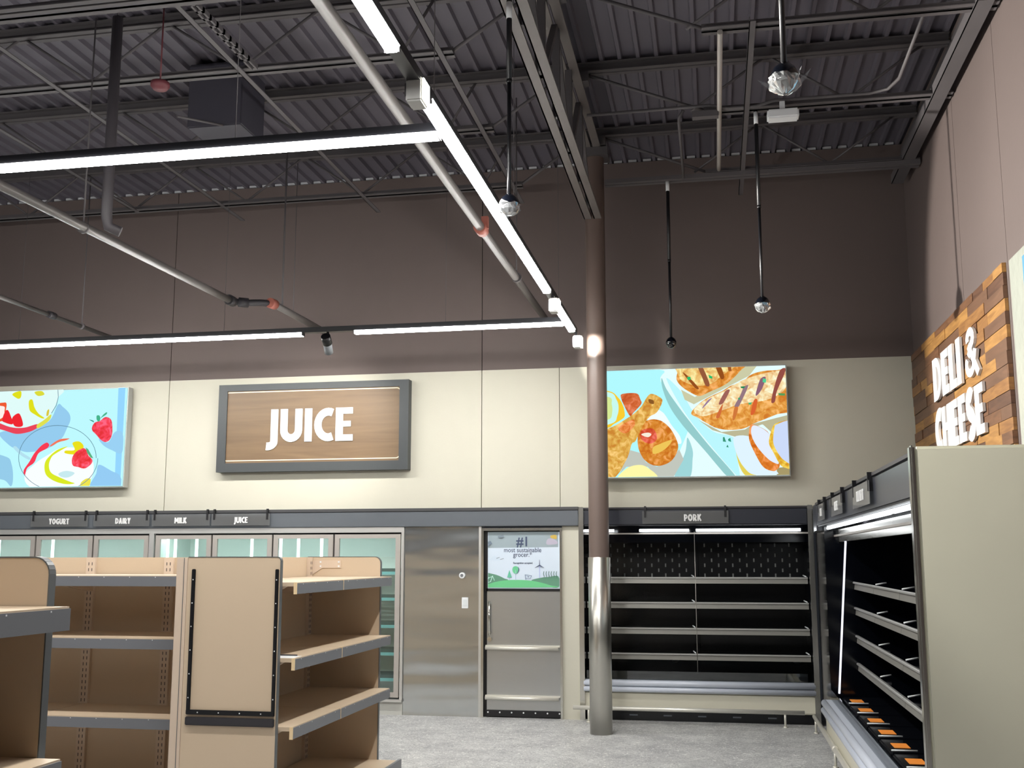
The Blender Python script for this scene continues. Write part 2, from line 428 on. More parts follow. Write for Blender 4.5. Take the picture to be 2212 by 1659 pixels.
# ------------------------------------------------------------------ roof steel
joists = [(9.816, 5.16, 'steel roof joist nearest the brown end wall, above the column'),
          (8.418, 5.17, 'steel roof joist carrying the white emergency light'),
          (7.019, 5.17, 'steel roof joist crossed by the dark standpipe and perforated strut'),
          (5.62, 4.975, 'deeper triple-lined roof joist next beyond the standpipe top'),
          (4.22, 5.17, 'steel roof joist holding the pole of the film-wrapped dome camera')]
for Y, zb, lab in joists:
    t = thing('roof_joist', lab, 'roof joist', (0, Y, zb), 0, 'roof joists under the deck')
    b = MB()
    for dy in (-.055, .01): b.box(-15.9, Y + dy, 5.60, 1.93, Y + dy + .045, 5.607); 
    b.box(-15.9, Y - .012, 5.607, 1.93, Y - .006, 5.678); b.box(-15.9, Y + .006, 5.607, 1.93, Y + .012, 5.678)
    b.box(-15.9, Y - .055, 5.672, 1.93, Y + .055, 5.68)
    b.build('top_chord', M_steel, t)
    spans = [(-15.9, -1.76), (0.003, 1.93)]
    for a, c in spans:
        b = MB()
        for k, dy in enumerate((-.06, .012) if zb > 5 else (-.085, -.024, .037)):
            b.box(a, Y + dy, zb, c, Y + dy + .048, zb + .008); b.box(a, Y + dy + (0.042 if dy < 0 else 0), zb, c, Y + dy + (.048 if dy < 0 else .006), zb + .05)
        b.build('bottom_chord', M_steel, t)
    b = MB()
    for a, c in ((-15.8, -1.9), (-0.1, 1.85)):
        x = a; up_ = True
        zl, zh = zb + .03, 5.63
        while x < c - .2:
            x2 = min(c, x + .62)
            b.tube([(x, Y, zl if up_ else zh), (x2, Y, zh if up_ else zl)], .011, 6)
            x = x2; up_ = not up_
    b.tube([(-1.76, Y, zb + .03), (-1.16, Y, 5.6)], .014, 6); b.tube([(.003, Y, zb + .03), (-.98, Y, 5.6)], .014, 6)
    b.build('web', M_steel, t)
    if abs(Y - 9.816) < .01:
        b = MB()
        for dy in (-.06, .012): b.box(-.95, Y + dy, 5.115, 1.93, Y + dy + .048, 5.155)
        b.build('tie_angle', M_steel, t)

t = thing('girder', 'heavy double-channel girder ending on the round column', 'girder', (-1.072, 9.8, 4.785))
for a, c in ((-1.155, -1.083), (-1.061, -.989)):
    MB().box(a, -6, 4.785, c, 9.80, 4.800).box(a if a < -1.1 else a, -6, 4.785, a + .01 if a > -1.1 else a + .01, 9.80, 4.86).build('bottom_chord', M_girder, t)
    MB().box(a, -6, 5.50, c, 9.95, 5.515).box(a, -6, 5.515, a + .01, 9.95, 5.59).build('top_chord', M_girder, t)
b = MB(); y = -5.9; u_ = True
while y < 9.2:
    b.box(-1.10, y, 4.80, -1.045, y + .05, 5.5)
    d = .06
    b.prism([(y, 4.80), (y + d, 4.80), (y + .7, 5.5), (y + .7 - d, 5.5)] if u_ else [(y + .7, 4.80), (y + .7 - d, 4.80), (y, 5.5), (y + d, 5.5)], 0, -1.095, -1.05)
    y += .70; u_ = not u_
b.build('web', M_steel, t)
for jy in [j[0] for j in joists]:
    MB().box(-1.2, jy - .06, 5.515, -.94, jy + .06, 5.60).build('joist_seat', M_steel, t)

bars = [(-5.86, 5.62, 9.82, 'thin bridging bar crossing the joists at the far side of the dark standpipe'),
        (-4.90, 5.62, 10.3, 'bright-edged bridging bar crossing the joists between standpipe and unit heater'),
        (-3.38, 5.62, 10.3, 'bridging bar beside the short perforated strut'),
        (-1.85, 5.62, 10.3, 'bridging bar running just beside the long lamp line'),
        (.345, 6.9, 10.45, 'thin bridging bar over the white emergency light'),
        (1.83, 6.9, 10.4, 'bridging bar closest to the side wall')]
for x, a, c, lab in bars:
    b = MB(); wd2 = .055 if x > 1.7 else .022
    b.box(x - wd2, a, 5.155, x + wd2, c, 5.162); b.box(x - wd2, a, 5.155, x - wd2 + .006, c, 5.155 + wd2 * 1.6)
    o = b.build('bridging_bar', M_steel); tag(o, lab, 'bridging bar', 'bridging bars across the joists')
b = MB()
for k in range(9):
    y = 5.98 + k * .1
    b.box(-3.29, y, 5.15, -3.235, y + .03, 5.185)
b.box(-3.29, 5.9, 5.15, -3.275, 6.95, 5.185); b.box(-3.25, 5.9, 5.15, -3.235, 6.95, 5.185)
tag(b.build('perforated_strut', M_steel), 'short perforated metal strut hung between two roof joists', 'strut')
# conduit along the joist and over to the next one
tag(MB().tube([(-.95, 8.34, 5.20), (.05, 8.34, 5.205), (.2, 8.34, 5.17), (.42, 8.34, 5.17), (.56, 8.34, 5.205), (1.30, 8.34, 5.205), (1.43, 8.28, 5.205), (1.485, 8.1, 5.205), (1.485, 7.05, 5.205)], .014, 8).build('conduit', M_steel),
    'thin metal conduit along a joist that bends toward the next joist', 'conduit')
tag(MB().tube([(.128, 7.0, 5.15), (.128, 9.5, 5.15), (.128, 9.7, 5.16)], .020, 8).build('conduit_run', M_alup),
    'pale straight conduit under the deck, beside the emergency light bar', 'conduit')
tag(MB().tube([(-.16, 8.36, 5.19), (-.2, 8.4, 5.14), (-.2, 8.42, 5.1), (-.2, 9.7, 5.1)], .012, 8).build('conduit_branch', M_steel),
    'thin conduit branch dropping toward the farthest pole camera', 'conduit')
b = MB(); b.box(-.09, 8.3, 5.10, .12, 8.37, 5.15).build('bracket', M_steel)
tag(bpy.data.objects['bracket'], 'small flat steel bracket bolted under the joist beside the pole camera', 'bracket')

# standpipe, heater, emergency light
tag(MB().tube([(-4.05, 6.4, 5.35), (-4.05, 6.4, 3.9), (-4.05, 6.43, 3.83), (-3.98, 6.47, 3.80)], .037, 12).tube([(-4.05, 6.4, 5.35), (-4.05, 6.4, 5.69)], .008, 6).build('standpipe', mat('brown drop pipe', rgb(62, 58, 62), .5)),
    'dark vertical drop pipe with an elbow at its foot', 'pipe')
b = MB(); b.bbox(-4.22, 7.75, 5.10, -3.74, 8.2, 5.66, .01)
t = thing('unit_heater', 'dark box-shaped unit hung up under the roof deck', 'heater', (-3.98, 7.9, 5.66))
b.build('casing', mat('heater casing', rgb(60, 58, 68), .6), t)
MB().tube([(-3.9, 7.75, 5.1), (-4.06, 7.3, 5.0)], .01, 6).build('brace', M_steel, t)
t = thing('emergency_light', 'white box emergency light hung under a roof joist', 'emergency light', (.62, 8.3, 5.14))
MB().bbox(.50, 8.24, 5.02, .745, 8.36, 5.095, .012).build('housing', M_white, t)
MB().box(.60, 8.28, 5.095, .64, 8.32, 5.17).build('mount', M_white, t)
tag(MB().lathe(-4.0, 6.92, [(.0, 5.04), (.05, 5.045), (.07, 5.07), (.07, 5.10), (.0, 5.11)], 16).tube([(-4.0, 6.92, 5.10), (-4.0, 6.92, 5.70)], .006, 6).build('flare_spot', mat('dull red flare', rgb(110, 54, 60), .5)),
    'small reddish round detector under a roof joist above the long cross lamp', 'flare')  # red lens flare built as a small disc, stem added to hang it

# column
t = thing('column', 'round brown steel column with polished stainless wrap on its lower part', 'column', (-1.062, 9.9, 0))
MB().lathe(-1.062, 9.9, [(.094, 1.56), (.094, 5.5)], 40).build('shaft', mat('brown column paint', rgb(106, 91, 84), .4, var=.03), t)
MB().lathe(-1.062, 9.9, [(.0, .0), (.102, .0), (.102, 1.572), (.094, 1.574)], 48).build('stainless_wrap', M_wrap, t)
MB().box(-1.2, 9.78, 5.42, -.92, 10.02, 5.5).build('cap_plate', M_steel, t)

# ------------------------------------------------------------------ sprinkler pipes
def pipe(pts, r, lab, hang):
    t = thing('sprinkler_pipe', lab, 'pipe', pts[0], 0, 'sprinkler pipes')
    MB().tube(pts, r, 14).build('pipe', mat('painted sprinkler pipe', rgb(92, 88, 86), .4, var=.06), t)
    for x, y in hang:
        b = MB(); b.tube([(x, y, 4.0), (x, y, 5.66)], .006, 6); b.tube([(x, y - .012, 4.0), (x, y + .012, 4.0)], r + .012, 14)
        b.build('hanger', M_steel, t)
    return t
pipe([(-1.62, -6, 4.0), (-1.66, 10.72, 4.0)], .034, 'grey sprinkler pipe running beside the long lamp line', [(-1.65, 8.9)])
t = bpy.data.objects['sprinkler_pipe']
MB().tube([(-1.655, 7.42, 4.0), (-1.655, 7.54, 4.0)], .048, 14).box(-1.65, 7.46, 4.0, -1.60, 7.50, 4.09).build('coupling', M_red, t)
t = pipe([(-4.62, -2, 4.0), (-4.56, 5.97, 4.0), (-4.485, 9.24, 4.0)], .034, 'grey sprinkler pipe with a dark offset fitting and red valve', [(-4.55, 6.9)])
b = MB(); b.tube([(-4.485, 9.18, 4.0), (-4.485, 9.28, 4.0)], .05, 12); b.tube([(-4.485, 9.26, 4.0), (-4.40, 9.34, 4.0), (-4.24, 9.36, 4.0), (-4.15, 9.42, 4.0)], .032, 10)
b.tube([(-4.44, 9.30, 4.0), (-4.36, 9.35, 4.0)], .046, 10)
b.build('offset_fitting', M_dark, t)
MB().tube([(-4.155, 9.38, 4.0), (-4.14, 9.47, 4.0)], .05, 12).build('valve', M_red, t)
MB().tube([(-4.14, 9.44, 4.0), (-4.115, 10.725, 4.0)], .034, 12).build('far_pipe', MATS['painted sprinkler pipe'], t)
for y in (9.62, 9.9):
    MB().tube([(-4.13, y, 4.0), (-4.13, y, 5.66)], .009 if y < 9.7 else .004, 6).build('hanger', M_steel, t)
t = pipe([(-6.53, -2, 4.0), (-6.55, 10.72, 4.0)], .022, 'thinnest sprinkler pipe, beyond the offset-fitting one', [(-6.54, 10.0)])
MB().tube([(-6.54, 9.42, 4.0), (-6.54, 9.52, 4.0)], .036, 12).build('coupling', M_dark, t)

# ------------------------------------------------------------------ linear lamps on black track
def track(name, a, b_, lab):
    (x0, y0), (x1, y1) = a, b_
    t = thing('lighting_track', lab, 'light track', ((x0 + x1) / 2, (y0 + y1) / 2, 3.66), 0, 'black lighting tracks')
    h = .030
    if x0 == x1: MB().box(x0 - h, y0, 3.628, x0 + h, y1, 3.675).build('track', M_black, t)
    else: MB().box(x0, y0 - h, 3.628, x1, y0 + h, 3.675).build('track', M_black, t)
    L = math.hypot(x1 - x0, y1 - y0); n = int(L / 2.2)
    for i in range(n + 1):
        f = (i + .5) / (n + 1); x = x0 + (x1 - x0) * f; y = y0 + (y1 - y0) * f
        MB().tube([(x, y, 3.675), (x, y, 5.6)], .0022, 5).build('suspension_wire', M_steel, t)
    return t
def lamp(a, b_, lab, g='linear lamps on the tracks'):
    (x0, y0), (x1, y1) = a, b_
    h = .030
    t = thing('linear_lamp', lab, 'linear lamp', ((x0 + x1) / 2, (y0 + y1) / 2, 3.628), 0, g)
    if x0 == x1:
        MB().prism([(x0 - .034, 3.628), (x0 - .022, 3.600), (x0 + .022, 3.600), (x0 + .034, 3.628)], 1, y0 + .004, y1 - .004).build('diffuser', M_lamp, t)
        for y in (y0, y1): MB().box(x0 - h - .002, y - .004, 3.602, x0 + h + .002, y + .004, 3.63).build('end_cap', M_dark, t)
    else:
        MB().prism([(y0 - .034, 3.628), (y0 - .022, 3.600), (y0 + .022, 3.600), (y0 + .034, 3.628)], 0, x0 + .004, x1 - .004).build('diffuser', M_lamp, t)
        for x in (x0, x1): MB().box(x - .004, y0 - h - .002, 3.602, x + .004, y0 + h + .002, 3.63).build('end_cap', M_dark, t)
XM = -1.235
track('main', (XM, -.5), (XM, 9.60), 'long black track running from the foreground toward the column')
track('x1', (-12, 4.80), (XM - .035, 4.80), 'black cross track over the near shelving, meeting the long track')
track('x2', (-12, 9.12), (XM - .035, 9.12), 'black cross track in front of the brown end wall')
lamp((XM, -.3), (XM, 3.895), 'linear lamp cut off by the top of the picture')
lamp((XM, 4.40), (XM, 7.95), 'longest-looking bright linear lamp passing behind a dome camera')
lamp((XM, 8.33), (XM, 9.41), 'short linear lamp closest to the column')
lamp((-12, 4.80), (XM - .04, 4.80), 'bright cross lamp over the near shelving')
lamp((-3.20, 9.12), (XM - .04, 9.12), 'cross lamp by the end wall, between track spotlight and column')
lamp((-7.4, 9.12), (-3.70, 9.12), 'cross lamp by the end wall above the dessert lightbox side')

def spot_lamp(loc, target, power, ang, blend, name, size=.03):
    ld = bpy.data.lights.new(name, 'SPOT'); ld.energy = power; ld.spot_size = R(ang); ld.spot_blend = blend; ld.shadow_soft_size = size
    ld.color = (1, .96, .88)
    lo = bpy.data.objects.new(name, ld); COL.objects.link(lo); lo.location = loc
    lo.rotation_euler = (Vector(target) - Vector(loc)).to_track_quat('-Z', 'Y').to_euler()
    return lo
def flood(x, y, z, target, power, lab, ang, wrap=False):
    t = thing('track_floodlight', lab, 'floodlight', (x, y, z + .06), 0, 'track floodlights')
    MB().bbox(x - .045, y - .055, z - .055, x + .03, y + .055, z + .055, .008).build('housing', mat('floodlight grey', rgb(186, 186, 184), .4), t)
    MB().box(x - .05, y - .048, z - .03, x - .044, y - .01, z + .03).build('cooling_vent', M_dark, t)
    MB().box(x + .03, y - .048, z - .048, x + .036, y + .048, z + .048).build('lens', M_flood, t)
    MB().box(x - .03, y - .01, z + .05, x - .01, y + .01, z + .1).build('stem', M_dark, t)
    if wrap: MB().bbox(x - .02, y - .062, z - .048, x + .036, y - .04, z + .048, .01).build('front_glare', M_flood, t)  # added glowing block, imitates the overexposed glare on the housing front
    l = spot_lamp((x + .05, y + (.062 if wrap else 0), z), target, power, ang, .25, 'flood_lamp')
    return t
flood(-1.225, 4.26, 3.59, (1.95, 4.3, 3.5), FLOOD * .8, 'white track floodlight in the gap between two linear lamps, closest to the viewer', 104)
flood(-1.195, 8.12, 3.54, (1.95, 7.9, 3.5), FLOOD, 'white track floodlight in the farther gap of the long track', 74)
flood(-1.19, 9.53, 3.53, (-1.09, 9.83, 3.55), FLOOD * .07, 'glaring floodlight throwing a bright patch on the column', 46, True)
t = thing('track_spotlight', 'black and grey cylinder spotlight hanging in the gap of the end-wall track', 'spotlight', (-3.46, 9.12, 3.63))
MB().tube([(-3.46, 9.12, 3.63), (-3.46, 9.12, 3.575)], .012, 8).build('stem', M_black, t)
MB().tube([(-3.47, 9.09, 3.585), (-3.475, 9.16, 3.53)], .044, 20).build('rear_cap', M_black, t)
MB().tube([(-3.475, 9.15, 3.54), (-3.49, 9.24, 3.46)], .040, 20).build('barrel', mat('spot barrel grey', rgb(120, 124, 128), .35), t)
spot_lamp((-3.49, 9.27, 3.44), (-4.15, 10.7, 2.9), WASH, 75, .9, 'spot_lamp')

# ------------------------------------------------------------------ dome cameras on poles
def dome(x, y, z, top, r, lab, sleeve, film=0):
    t = thing('dome_camera', lab, 'camera', (x, y, top), 0, 'pole dome cameras')
    mid = (z + top) / 2
    MB().tube([(x, y, top), (x, y, mid)], .016, 12).build('pole', M_black, t)
    MB().tube([(x, y, mid), (x, y, z + r * 1.15)], .012, 12).tube([(x, y, mid + .01), (x, y, mid - .01)], .0165, 12).build('lower_pole', M_black, t)
    MB().tube([(x, y, sleeve), (x, y, sleeve - .10)], .0175, 12).build('sleeve', M_white, t)
    MB().lathe(x, y, [(.0, z + r * 1.25), (r * .35, z + r * 1.2), (r * .75, z + r * .85), (r * .98, z + r * .35), (r * 1.0, z), (r * .95, z - .002), (.0, z - .002)], 28).build('housing', M_gloss, t)
    prof = [(r * .93 * math.cos(R(a)), z - r * .95 * math.sin(R(a))) for a in range(0, 91, 10)]
    MB().lathe(x, y, prof, 28).build('dome', M_dome, t)
    MB().lathe(x, y, [(.0, z - .01), (r * .4, z - .012), (r * .42, z - r * .45), (.0, z - r * .6)], 16).build('lens', M_dark, t)
    if film:
        b = MB(); rnd = random.Random(film)
        n = 26; rows = [(1.10, -.12), (1.03, .12), (1.06, .45), (.72, .80), (.22, 1.04)]
        P = []
        for q, (rr, dz) in enumerate(rows):
            P.append([(x + rr * r * (1 + .11 * rnd.uniform(-1, 1)) * math.cos(2 * math.pi * k / n), y + rr * r * (1 + .11 * rnd.uniform(-1, 1)) * math.sin(2 * math.pi * k / n), z - dz * r + rnd.uniform(-.11, .11) * r) for k in range(n)])
        for A, B in zip(P, P[1:]):
            for k in range(n): b.quad(A[k], A[(k + 1) % n], B[(k + 1) % n], B[k])
        if film == 3:
            for a, L in ((185, .8), (-25, .85), (-50, .6)):
                ca, sa = math.cos(R(a)), math.sin(R(a))
                b.poly([(x + ca * r, y + sa * r, z - r * .75), (x + ca * r * .9, y + sa * r * .9, z - r * .35), (x + ca * r * (1.1 + L), y + sa * r * (1.1 + L), z + r * (.1 if a == 185 else .35)), (x + ca * r * (1 + L * .6), y + sa * r * (1 + L * .6), z - r * .35)])
        b.build('protective_film', M_film, t, fix=False)
dome(.329, 4.22, 3.50, 5.17, .058, 'dome camera wrapped in torn clear film, hanging over the cheese sign side', 5.13, 3)
dome(-1.083, 5.62, 3.52, 5.0, .056, 'film-wrapped dome camera hanging in front of the long bright lamp', 4.74, 2)
dome(.418, 8.418, 3.545, 5.16, .057, 'dome camera on a pole below the emergency light joist', 5.15, 1)
dome(-.355, 9.816, 3.542, 5.13, .050, 'dome camera hanging lowest, just above the chicken lightbox', 5.12)

ART_CHICKEN=[
('b2faff','','-865,-10 -865,1068 -239,1068 -189,1052 -186,1036 -208,1016 -229,987 -226,946 -190,887 -139,811 -83,729 -32,651 3,587 24,543 38,511 44,484 37,451 16,402 -15,329 -56,238 -111,142 -184,57 -282,-4 -300,-10'),
('f4ffff','','-433,691 -408,695 -367,692 -318,682 -270,667 -232,648 -204,625 -182,594 -162,560 -144,527 -126,498 -107,472 -88,448 -71,426 -57,405 -47,386 -40,365 -35,344 -35,325 -42,313 -58,312 -90,326 -135,352 -186,384 -234,417 -273,446 -299,469 -318,492 -334,513 -347,535 -362,559 -382,587 -405,619 -425,650 -436,675'),
('96cdcd','','-216,979 -211,972 -204,953 -196,926 -185,897 -173,870 -158,845 -143,818 -125,790 -106,760 -85,728 -62,694 -37,658 -11,620 17,581 47,540 77,498 109,454 142,409 179,360 220,307 273,241 337,165 401,88 454,22 476,-10 394,-10 369,16 323,73 272,138 221,204 174,262 132,313 91,361 52,408 16,452 -18,495 -47,536 -74,574 -98,610 -120,646 -140,683 -158,722 -175,762 -189,802 -200,839 -209,871 -215,901 -219,931 -220,955 -219,973'),
('a0d7da','','25,375 33,365 43,343 55,313 64,282 71,255 74,233 75,213 74,193 71,171 68,146 66,114 64,76 59,38 51,5 42,-10 -110,-10 -108,11 -91,48 -67,90 -43,132 -26,165 -15,190 -7,211 -1,229 4,246 8,265 12,290 15,319 17,347 20,367'),
('bcf8ff','','-170,973 -162,978 -135,958 -98,921 -60,878 -27,838 -3,799 20,756 43,710 67,664 94,621 125,580 159,538 194,499 231,463 269,434 310,414 356,402 402,393 442,383 471,365 487,341 493,313 493,282 491,247 493,210 499,166 507,114 514,61 520,16 521,-10 490,-10 486,-6 448,40 395,104 335,179 275,255 221,325 174,386 128,444 85,502 44,561 4,624 -39,698 -84,783 -125,865 -156,933'),
('cdcda8','','-27,856 107,778 463,962 565,1068 716,1068 642,975 96,705 7,753'),
('beb996','','137,547 358,422 624,444 848,529 992,573 992,410 887,401 843,402 758,486 670,497 613,371 481,374 269,443'),
('a89a6a','','992,-10 872,-10 874,60 992,70'),
('e1963c','t','-59,1025 -63,1041 -74,1058 -77,1068 608,1068 604,1064 577,1044 554,1024 534,1001 508,974 478,947 447,921 416,899 386,881 353,866 321,852 290,841 262,829 237,818 214,806 192,796 172,789 152,786 133,789 115,795 97,805 80,815 63,826 46,836 29,847 12,859 -3,872 -17,884 -30,897 -42,910 -52,923 -60,937 -66,951 -69,965 -69,980 -67,995 -64,1010'),
('f5d282','t','505,1068 503,1065 458,1036 409,1007 374,983 353,965 336,949 320,935 302,922 282,912 258,903 231,896 202,891 174,888 146,888 118,892 88,899 59,909 33,919 11,930 -6,939 -20,949 -30,959 -38,972 -42,987 -51,1009 -64,1035 -70,1062 -68,1068'),
('965020','','-5,1024 -7,1031 -1,1029 10,1021 25,1009 40,994 59,973 85,945 111,915 133,888 146,870 149,860 145,854 136,854 124,859 109,871 89,895 62,930 33,968 9,1002'),
('965a3c','','195,1068 201,1055 218,1015 234,972 248,932 255,904 254,888 247,880 238,878 227,881 218,886 211,896 205,911 198,930 192,950 184,971 175,994 164,1021 153,1049 147,1068'),
('96501e','','373,1068 380,1050 390,1020 397,993 401,973 398,960 392,951 383,946 374,947 364,956 354,976 341,1008 328,1043 320,1068'),
('a05a28','','436,1068 470,1068 474,1026 443,1027'),
('28be6e','','35,980 67,984 75,956 43,947'),
('28be6e','','248,997 284,977 283,954 252,964'),
('e6a046','t','67,613 70,627 81,644 97,661 114,678 132,694 149,709 168,724 188,738 210,752 233,765 259,778 287,791 316,803 344,815 369,826 390,837 408,849 425,859 442,870 460,879 481,886 503,892 526,897 548,904 569,912 588,925 605,940 622,956 640,971 660,983 681,993 704,1001 728,1007 752,1012 777,1016 801,1019 826,1021 852,1021 880,1021 909,1021 945,1027 985,1039 992,1040 992,596 977,594 932,590 893,583 862,571 833,560 807,550 783,540 760,531 739,524 721,517 704,511 688,504 670,497 653,489 637,479 620,470 601,461 581,454 557,448 530,444 502,441 474,439 447,439 420,440 392,443 365,447 339,453 314,460 291,469 268,481 247,493 227,506 208,517 192,528 177,537 164,546 151,556 138,565 121,574 103,583 85,591 72,601'),
('fae1aa','t','94,640 99,655 112,672 131,691 157,710 187,730 224,751 268,773 317,797 367,820 415,843 458,867 500,891 543,915 589,937 641,956 707,974 785,993 863,1008 932,1015 979,1010 992,999 992,857 982,835 960,809 930,785 894,765 854,746 811,731 762,719 707,712 649,706 593,700 544,692 502,682 465,670 432,657 398,645 364,633 326,620 287,607 249,594 213,585 183,582 156,586 132,596 112,609 99,625'),
('9678a0','','232,738 243,747 255,755 266,761 273,763 273,760 264,748 247,730 227,708 208,688 194,674 186,666 179,661 175,659 174,661 176,665 183,676 194,691 207,709 221,725'),
('a0645a','','405,825 417,836 430,842 440,843 448,841 450,833 445,817 433,794 419,767 404,742 393,724 386,713 380,706 375,701 371,699 366,697 359,695 350,693 343,694 338,698 339,707 347,726 360,752 376,781 392,807'),
('d26e3c','','346,652 354,666 363,681 371,693 377,699 379,697 376,680 370,652 361,619 352,589 344,569 336,560 326,556 317,558 311,563 308,570 311,582 318,599 328,618 338,636'),
('967882','','585,857 595,867 608,876 619,882 628,882 630,874 623,854 610,823 593,788 576,755 563,728 553,709 545,694 539,681 532,672 525,665 516,661 506,660 497,661 491,667 490,675 496,690 507,710 521,732 535,755 546,775 555,793 563,812 570,829 577,845'),
('d2783c','','489,657 497,666 506,670 515,669 522,665 525,656 523,641 518,619 510,595 502,572 495,556 489,545 482,537 475,532 470,532 468,539 469,555 472,582 477,612 483,639'),
('8c6478','','747,934 759,948 773,956 786,960 796,958 801,951 799,937 792,914 782,888 771,863 762,842 752,825 742,810 732,797 723,786 715,779 709,774 703,771 699,772 697,777 698,789 703,811 713,843 724,879 736,911'),
('dc6432','','678,725 686,736 695,740 704,740 711,734 713,724 712,707 706,681 699,652 691,625 683,606 674,594 664,585 654,580 646,581 642,589 645,609 651,639 660,673 670,704'),
('965046','','935,1011 950,1028 966,1038 981,1040 991,1034 992,1027 992,1016 983,989 964,945 940,896 918,848 902,810 893,782 889,758 887,739 884,723 880,710 873,701 865,695 856,693 849,695 845,702 845,715 847,733 852,756 858,782 866,811 877,849 891,894 906,941 922,982'),
('50d296','','774,943 805,933 799,896 768,906'),
('288c5a','','554,867 603,870 584,847 558,853'),
('50b478','','624,704 660,707 650,685 628,685'),
('5aa05a','','914,792 980,785 975,764 918,769'),
('46a078','','528,757 550,756 545,734 527,739'),
('3c9678','','369,367 383,372 399,321 368,326'),
('3c9678','','418,348 440,361 448,320 421,330'),
('3c9678','','398,271 412,294 422,266'),
('e6d25a','','475,347 475,343 476,319 480,282 486,244 493,210 502,182 514,153 527,125 542,98 559,74 584,52 614,31 645,13 669,-3 676,-10 572,-10 558,5 543,27 530,54 518,85 508,120 499,165 490,221 483,277 478,323'),
('e1f5ff','','476,365 496,377 528,382 564,382 597,377 622,371 636,362 642,349 646,333 649,315 655,298 662,281 668,263 675,244 686,223 704,197 733,165 772,126 813,86 849,50 873,24 884,9 888,2 884,-1 873,-1 855,-3 824,-6 782,-9 749,-10 717,-10 690,-9 654,-4 627,5 607,18 590,35 575,53 559,74 544,97 529,123 515,152 503,181 493,210 484,243 475,278 469,313 468,343'),
('e1822d','t','652,489 671,486 695,477 721,465 745,452 765,440 780,430 792,420 801,410 809,398 816,385 820,371 822,356 822,339 824,319 830,294 843,260 860,219 878,176 893,135 902,104 903,83 899,68 891,57 882,49 874,42 866,35 859,30 851,28 841,27 830,29 815,32 798,37 779,45 761,56 744,71 728,92 712,119 697,149 682,179 669,207 657,234 646,260 635,286 627,311 621,335 618,357 617,379 619,399 621,418 624,435 627,450 630,464 634,476 641,485'),
('e6f0ff','','670,479 685,477 705,470 727,459 748,447 765,436 779,425 792,414 803,402 813,389 820,376 824,362 825,350 825,335 826,317 830,294 841,262 857,221 873,178 886,140 894,113 893,100 888,95 880,96 869,100 858,105 847,110 834,117 820,126 805,137 790,151 774,168 756,188 738,209 721,231 706,252 693,271 682,289 672,308 664,326 656,343 650,361 646,378 643,395 641,411 641,425 643,439 646,453 651,466 659,475'),
('ebbe3c','t','881,492 910,503 947,514 987,519 992,517 992,41 972,51 952,58 939,62 928,67 919,74 911,83 902,95 892,111 882,130 872,152 862,174 853,195 843,215 832,235 822,255 813,275 808,295 807,315 809,334 813,354 818,374 825,394 832,415 839,439 849,461 862,480'),
('cddcfa','','890,483 916,494 952,508 992,517 992,96 968,114 946,130 930,144 915,162 902,182 890,202 880,221 871,239 863,257 856,274 851,293 848,312 848,333 850,356 853,379 857,401 861,420 864,437 865,451 868,464 875,475'),
('c3c8be','','-541,258 -441,228 -388,135 -280,88 -134,149 -59,257 -17,156 -117,-10 -285,-10 -371,89 -581,92 -646,29'),
('facd32','','-865,888 -849,885 -790,871 -745,859 -715,849 -693,836 -678,821 -665,806 -653,791 -640,776 -630,761 -621,745 -614,730 -608,714 -602,699 -597,683 -594,668 -592,653 -590,639 -589,627 -588,616 -588,605 -592,595 -600,583 -616,571 -637,558 -660,544 -683,532 -703,521 -716,511 -723,503 -731,496 -745,490 -768,485 -809,476 -864,463 -865,462'),
('c8faf0','','-865,873 -842,870 -781,856 -736,845 -709,834 -693,820 -684,805 -678,788 -672,772 -664,758 -658,743 -654,728 -651,713 -650,697 -650,679 -651,660 -654,640 -659,621 -665,604 -670,587 -673,571 -680,556 -695,542 -721,530 -769,516 -834,497 -865,491'),
('d7eb96','','-865,822 -845,819 -787,808 -745,798 -725,788 -717,774 -716,759 -719,743 -719,727 -716,711 -713,693 -712,676 -713,659 -715,642 -717,626 -719,609 -724,593 -735,579 -758,569 -799,560 -856,550 -865,550'),
('d76e3c','t','-625,790 -627,803 -628,812 -625,818 -618,823 -606,827 -584,830 -554,833 -521,833 -490,832 -467,827 -453,819 -444,806 -439,792 -435,778 -431,766 -427,756 -422,747 -419,739 -419,730 -423,719 -433,704 -449,686 -467,668 -484,651 -498,637 -508,625 -515,614 -522,605 -528,600 -536,600 -544,608 -553,621 -562,638 -571,657 -580,676 -590,698 -601,723 -612,748 -620,771'),
('dc8c32','t','-436,505 -422,522 -404,536 -385,546 -364,553 -344,558 -322,561 -300,562 -277,559 -255,554 -234,547 -215,536 -196,522 -178,507 -161,489 -145,471 -130,450 -116,427 -104,404 -93,380 -84,359 -77,339 -71,321 -68,303 -67,285 -68,267 -73,247 -81,225 -92,204 -103,184 -116,167 -128,153 -142,140 -157,130 -172,121 -189,113 -207,107 -227,101 -248,97 -269,95 -289,97 -310,101 -331,109 -351,118 -371,130 -388,144 -404,161 -418,180 -430,202 -441,224 -450,247 -457,269 -462,293 -465,317 -467,341 -466,367 -464,395 -461,425 -455,455 -447,483'),
('dc5a3c','t','-428,449 -410,459 -385,466 -356,471 -329,471 -309,465 -295,451 -284,430 -276,405 -273,381 -275,363 -282,349 -296,336 -313,327 -331,320 -348,318 -365,321 -384,329 -403,340 -418,353 -430,366 -436,382 -441,400 -441,419 -437,436'),
('faf0dc','','-429,412 -424,417 -411,422 -394,426 -377,428 -364,429 -354,428 -344,425 -336,420 -330,415 -328,410 -331,404 -337,397 -345,390 -355,385 -365,383 -378,386 -395,391 -411,399 -424,406'),
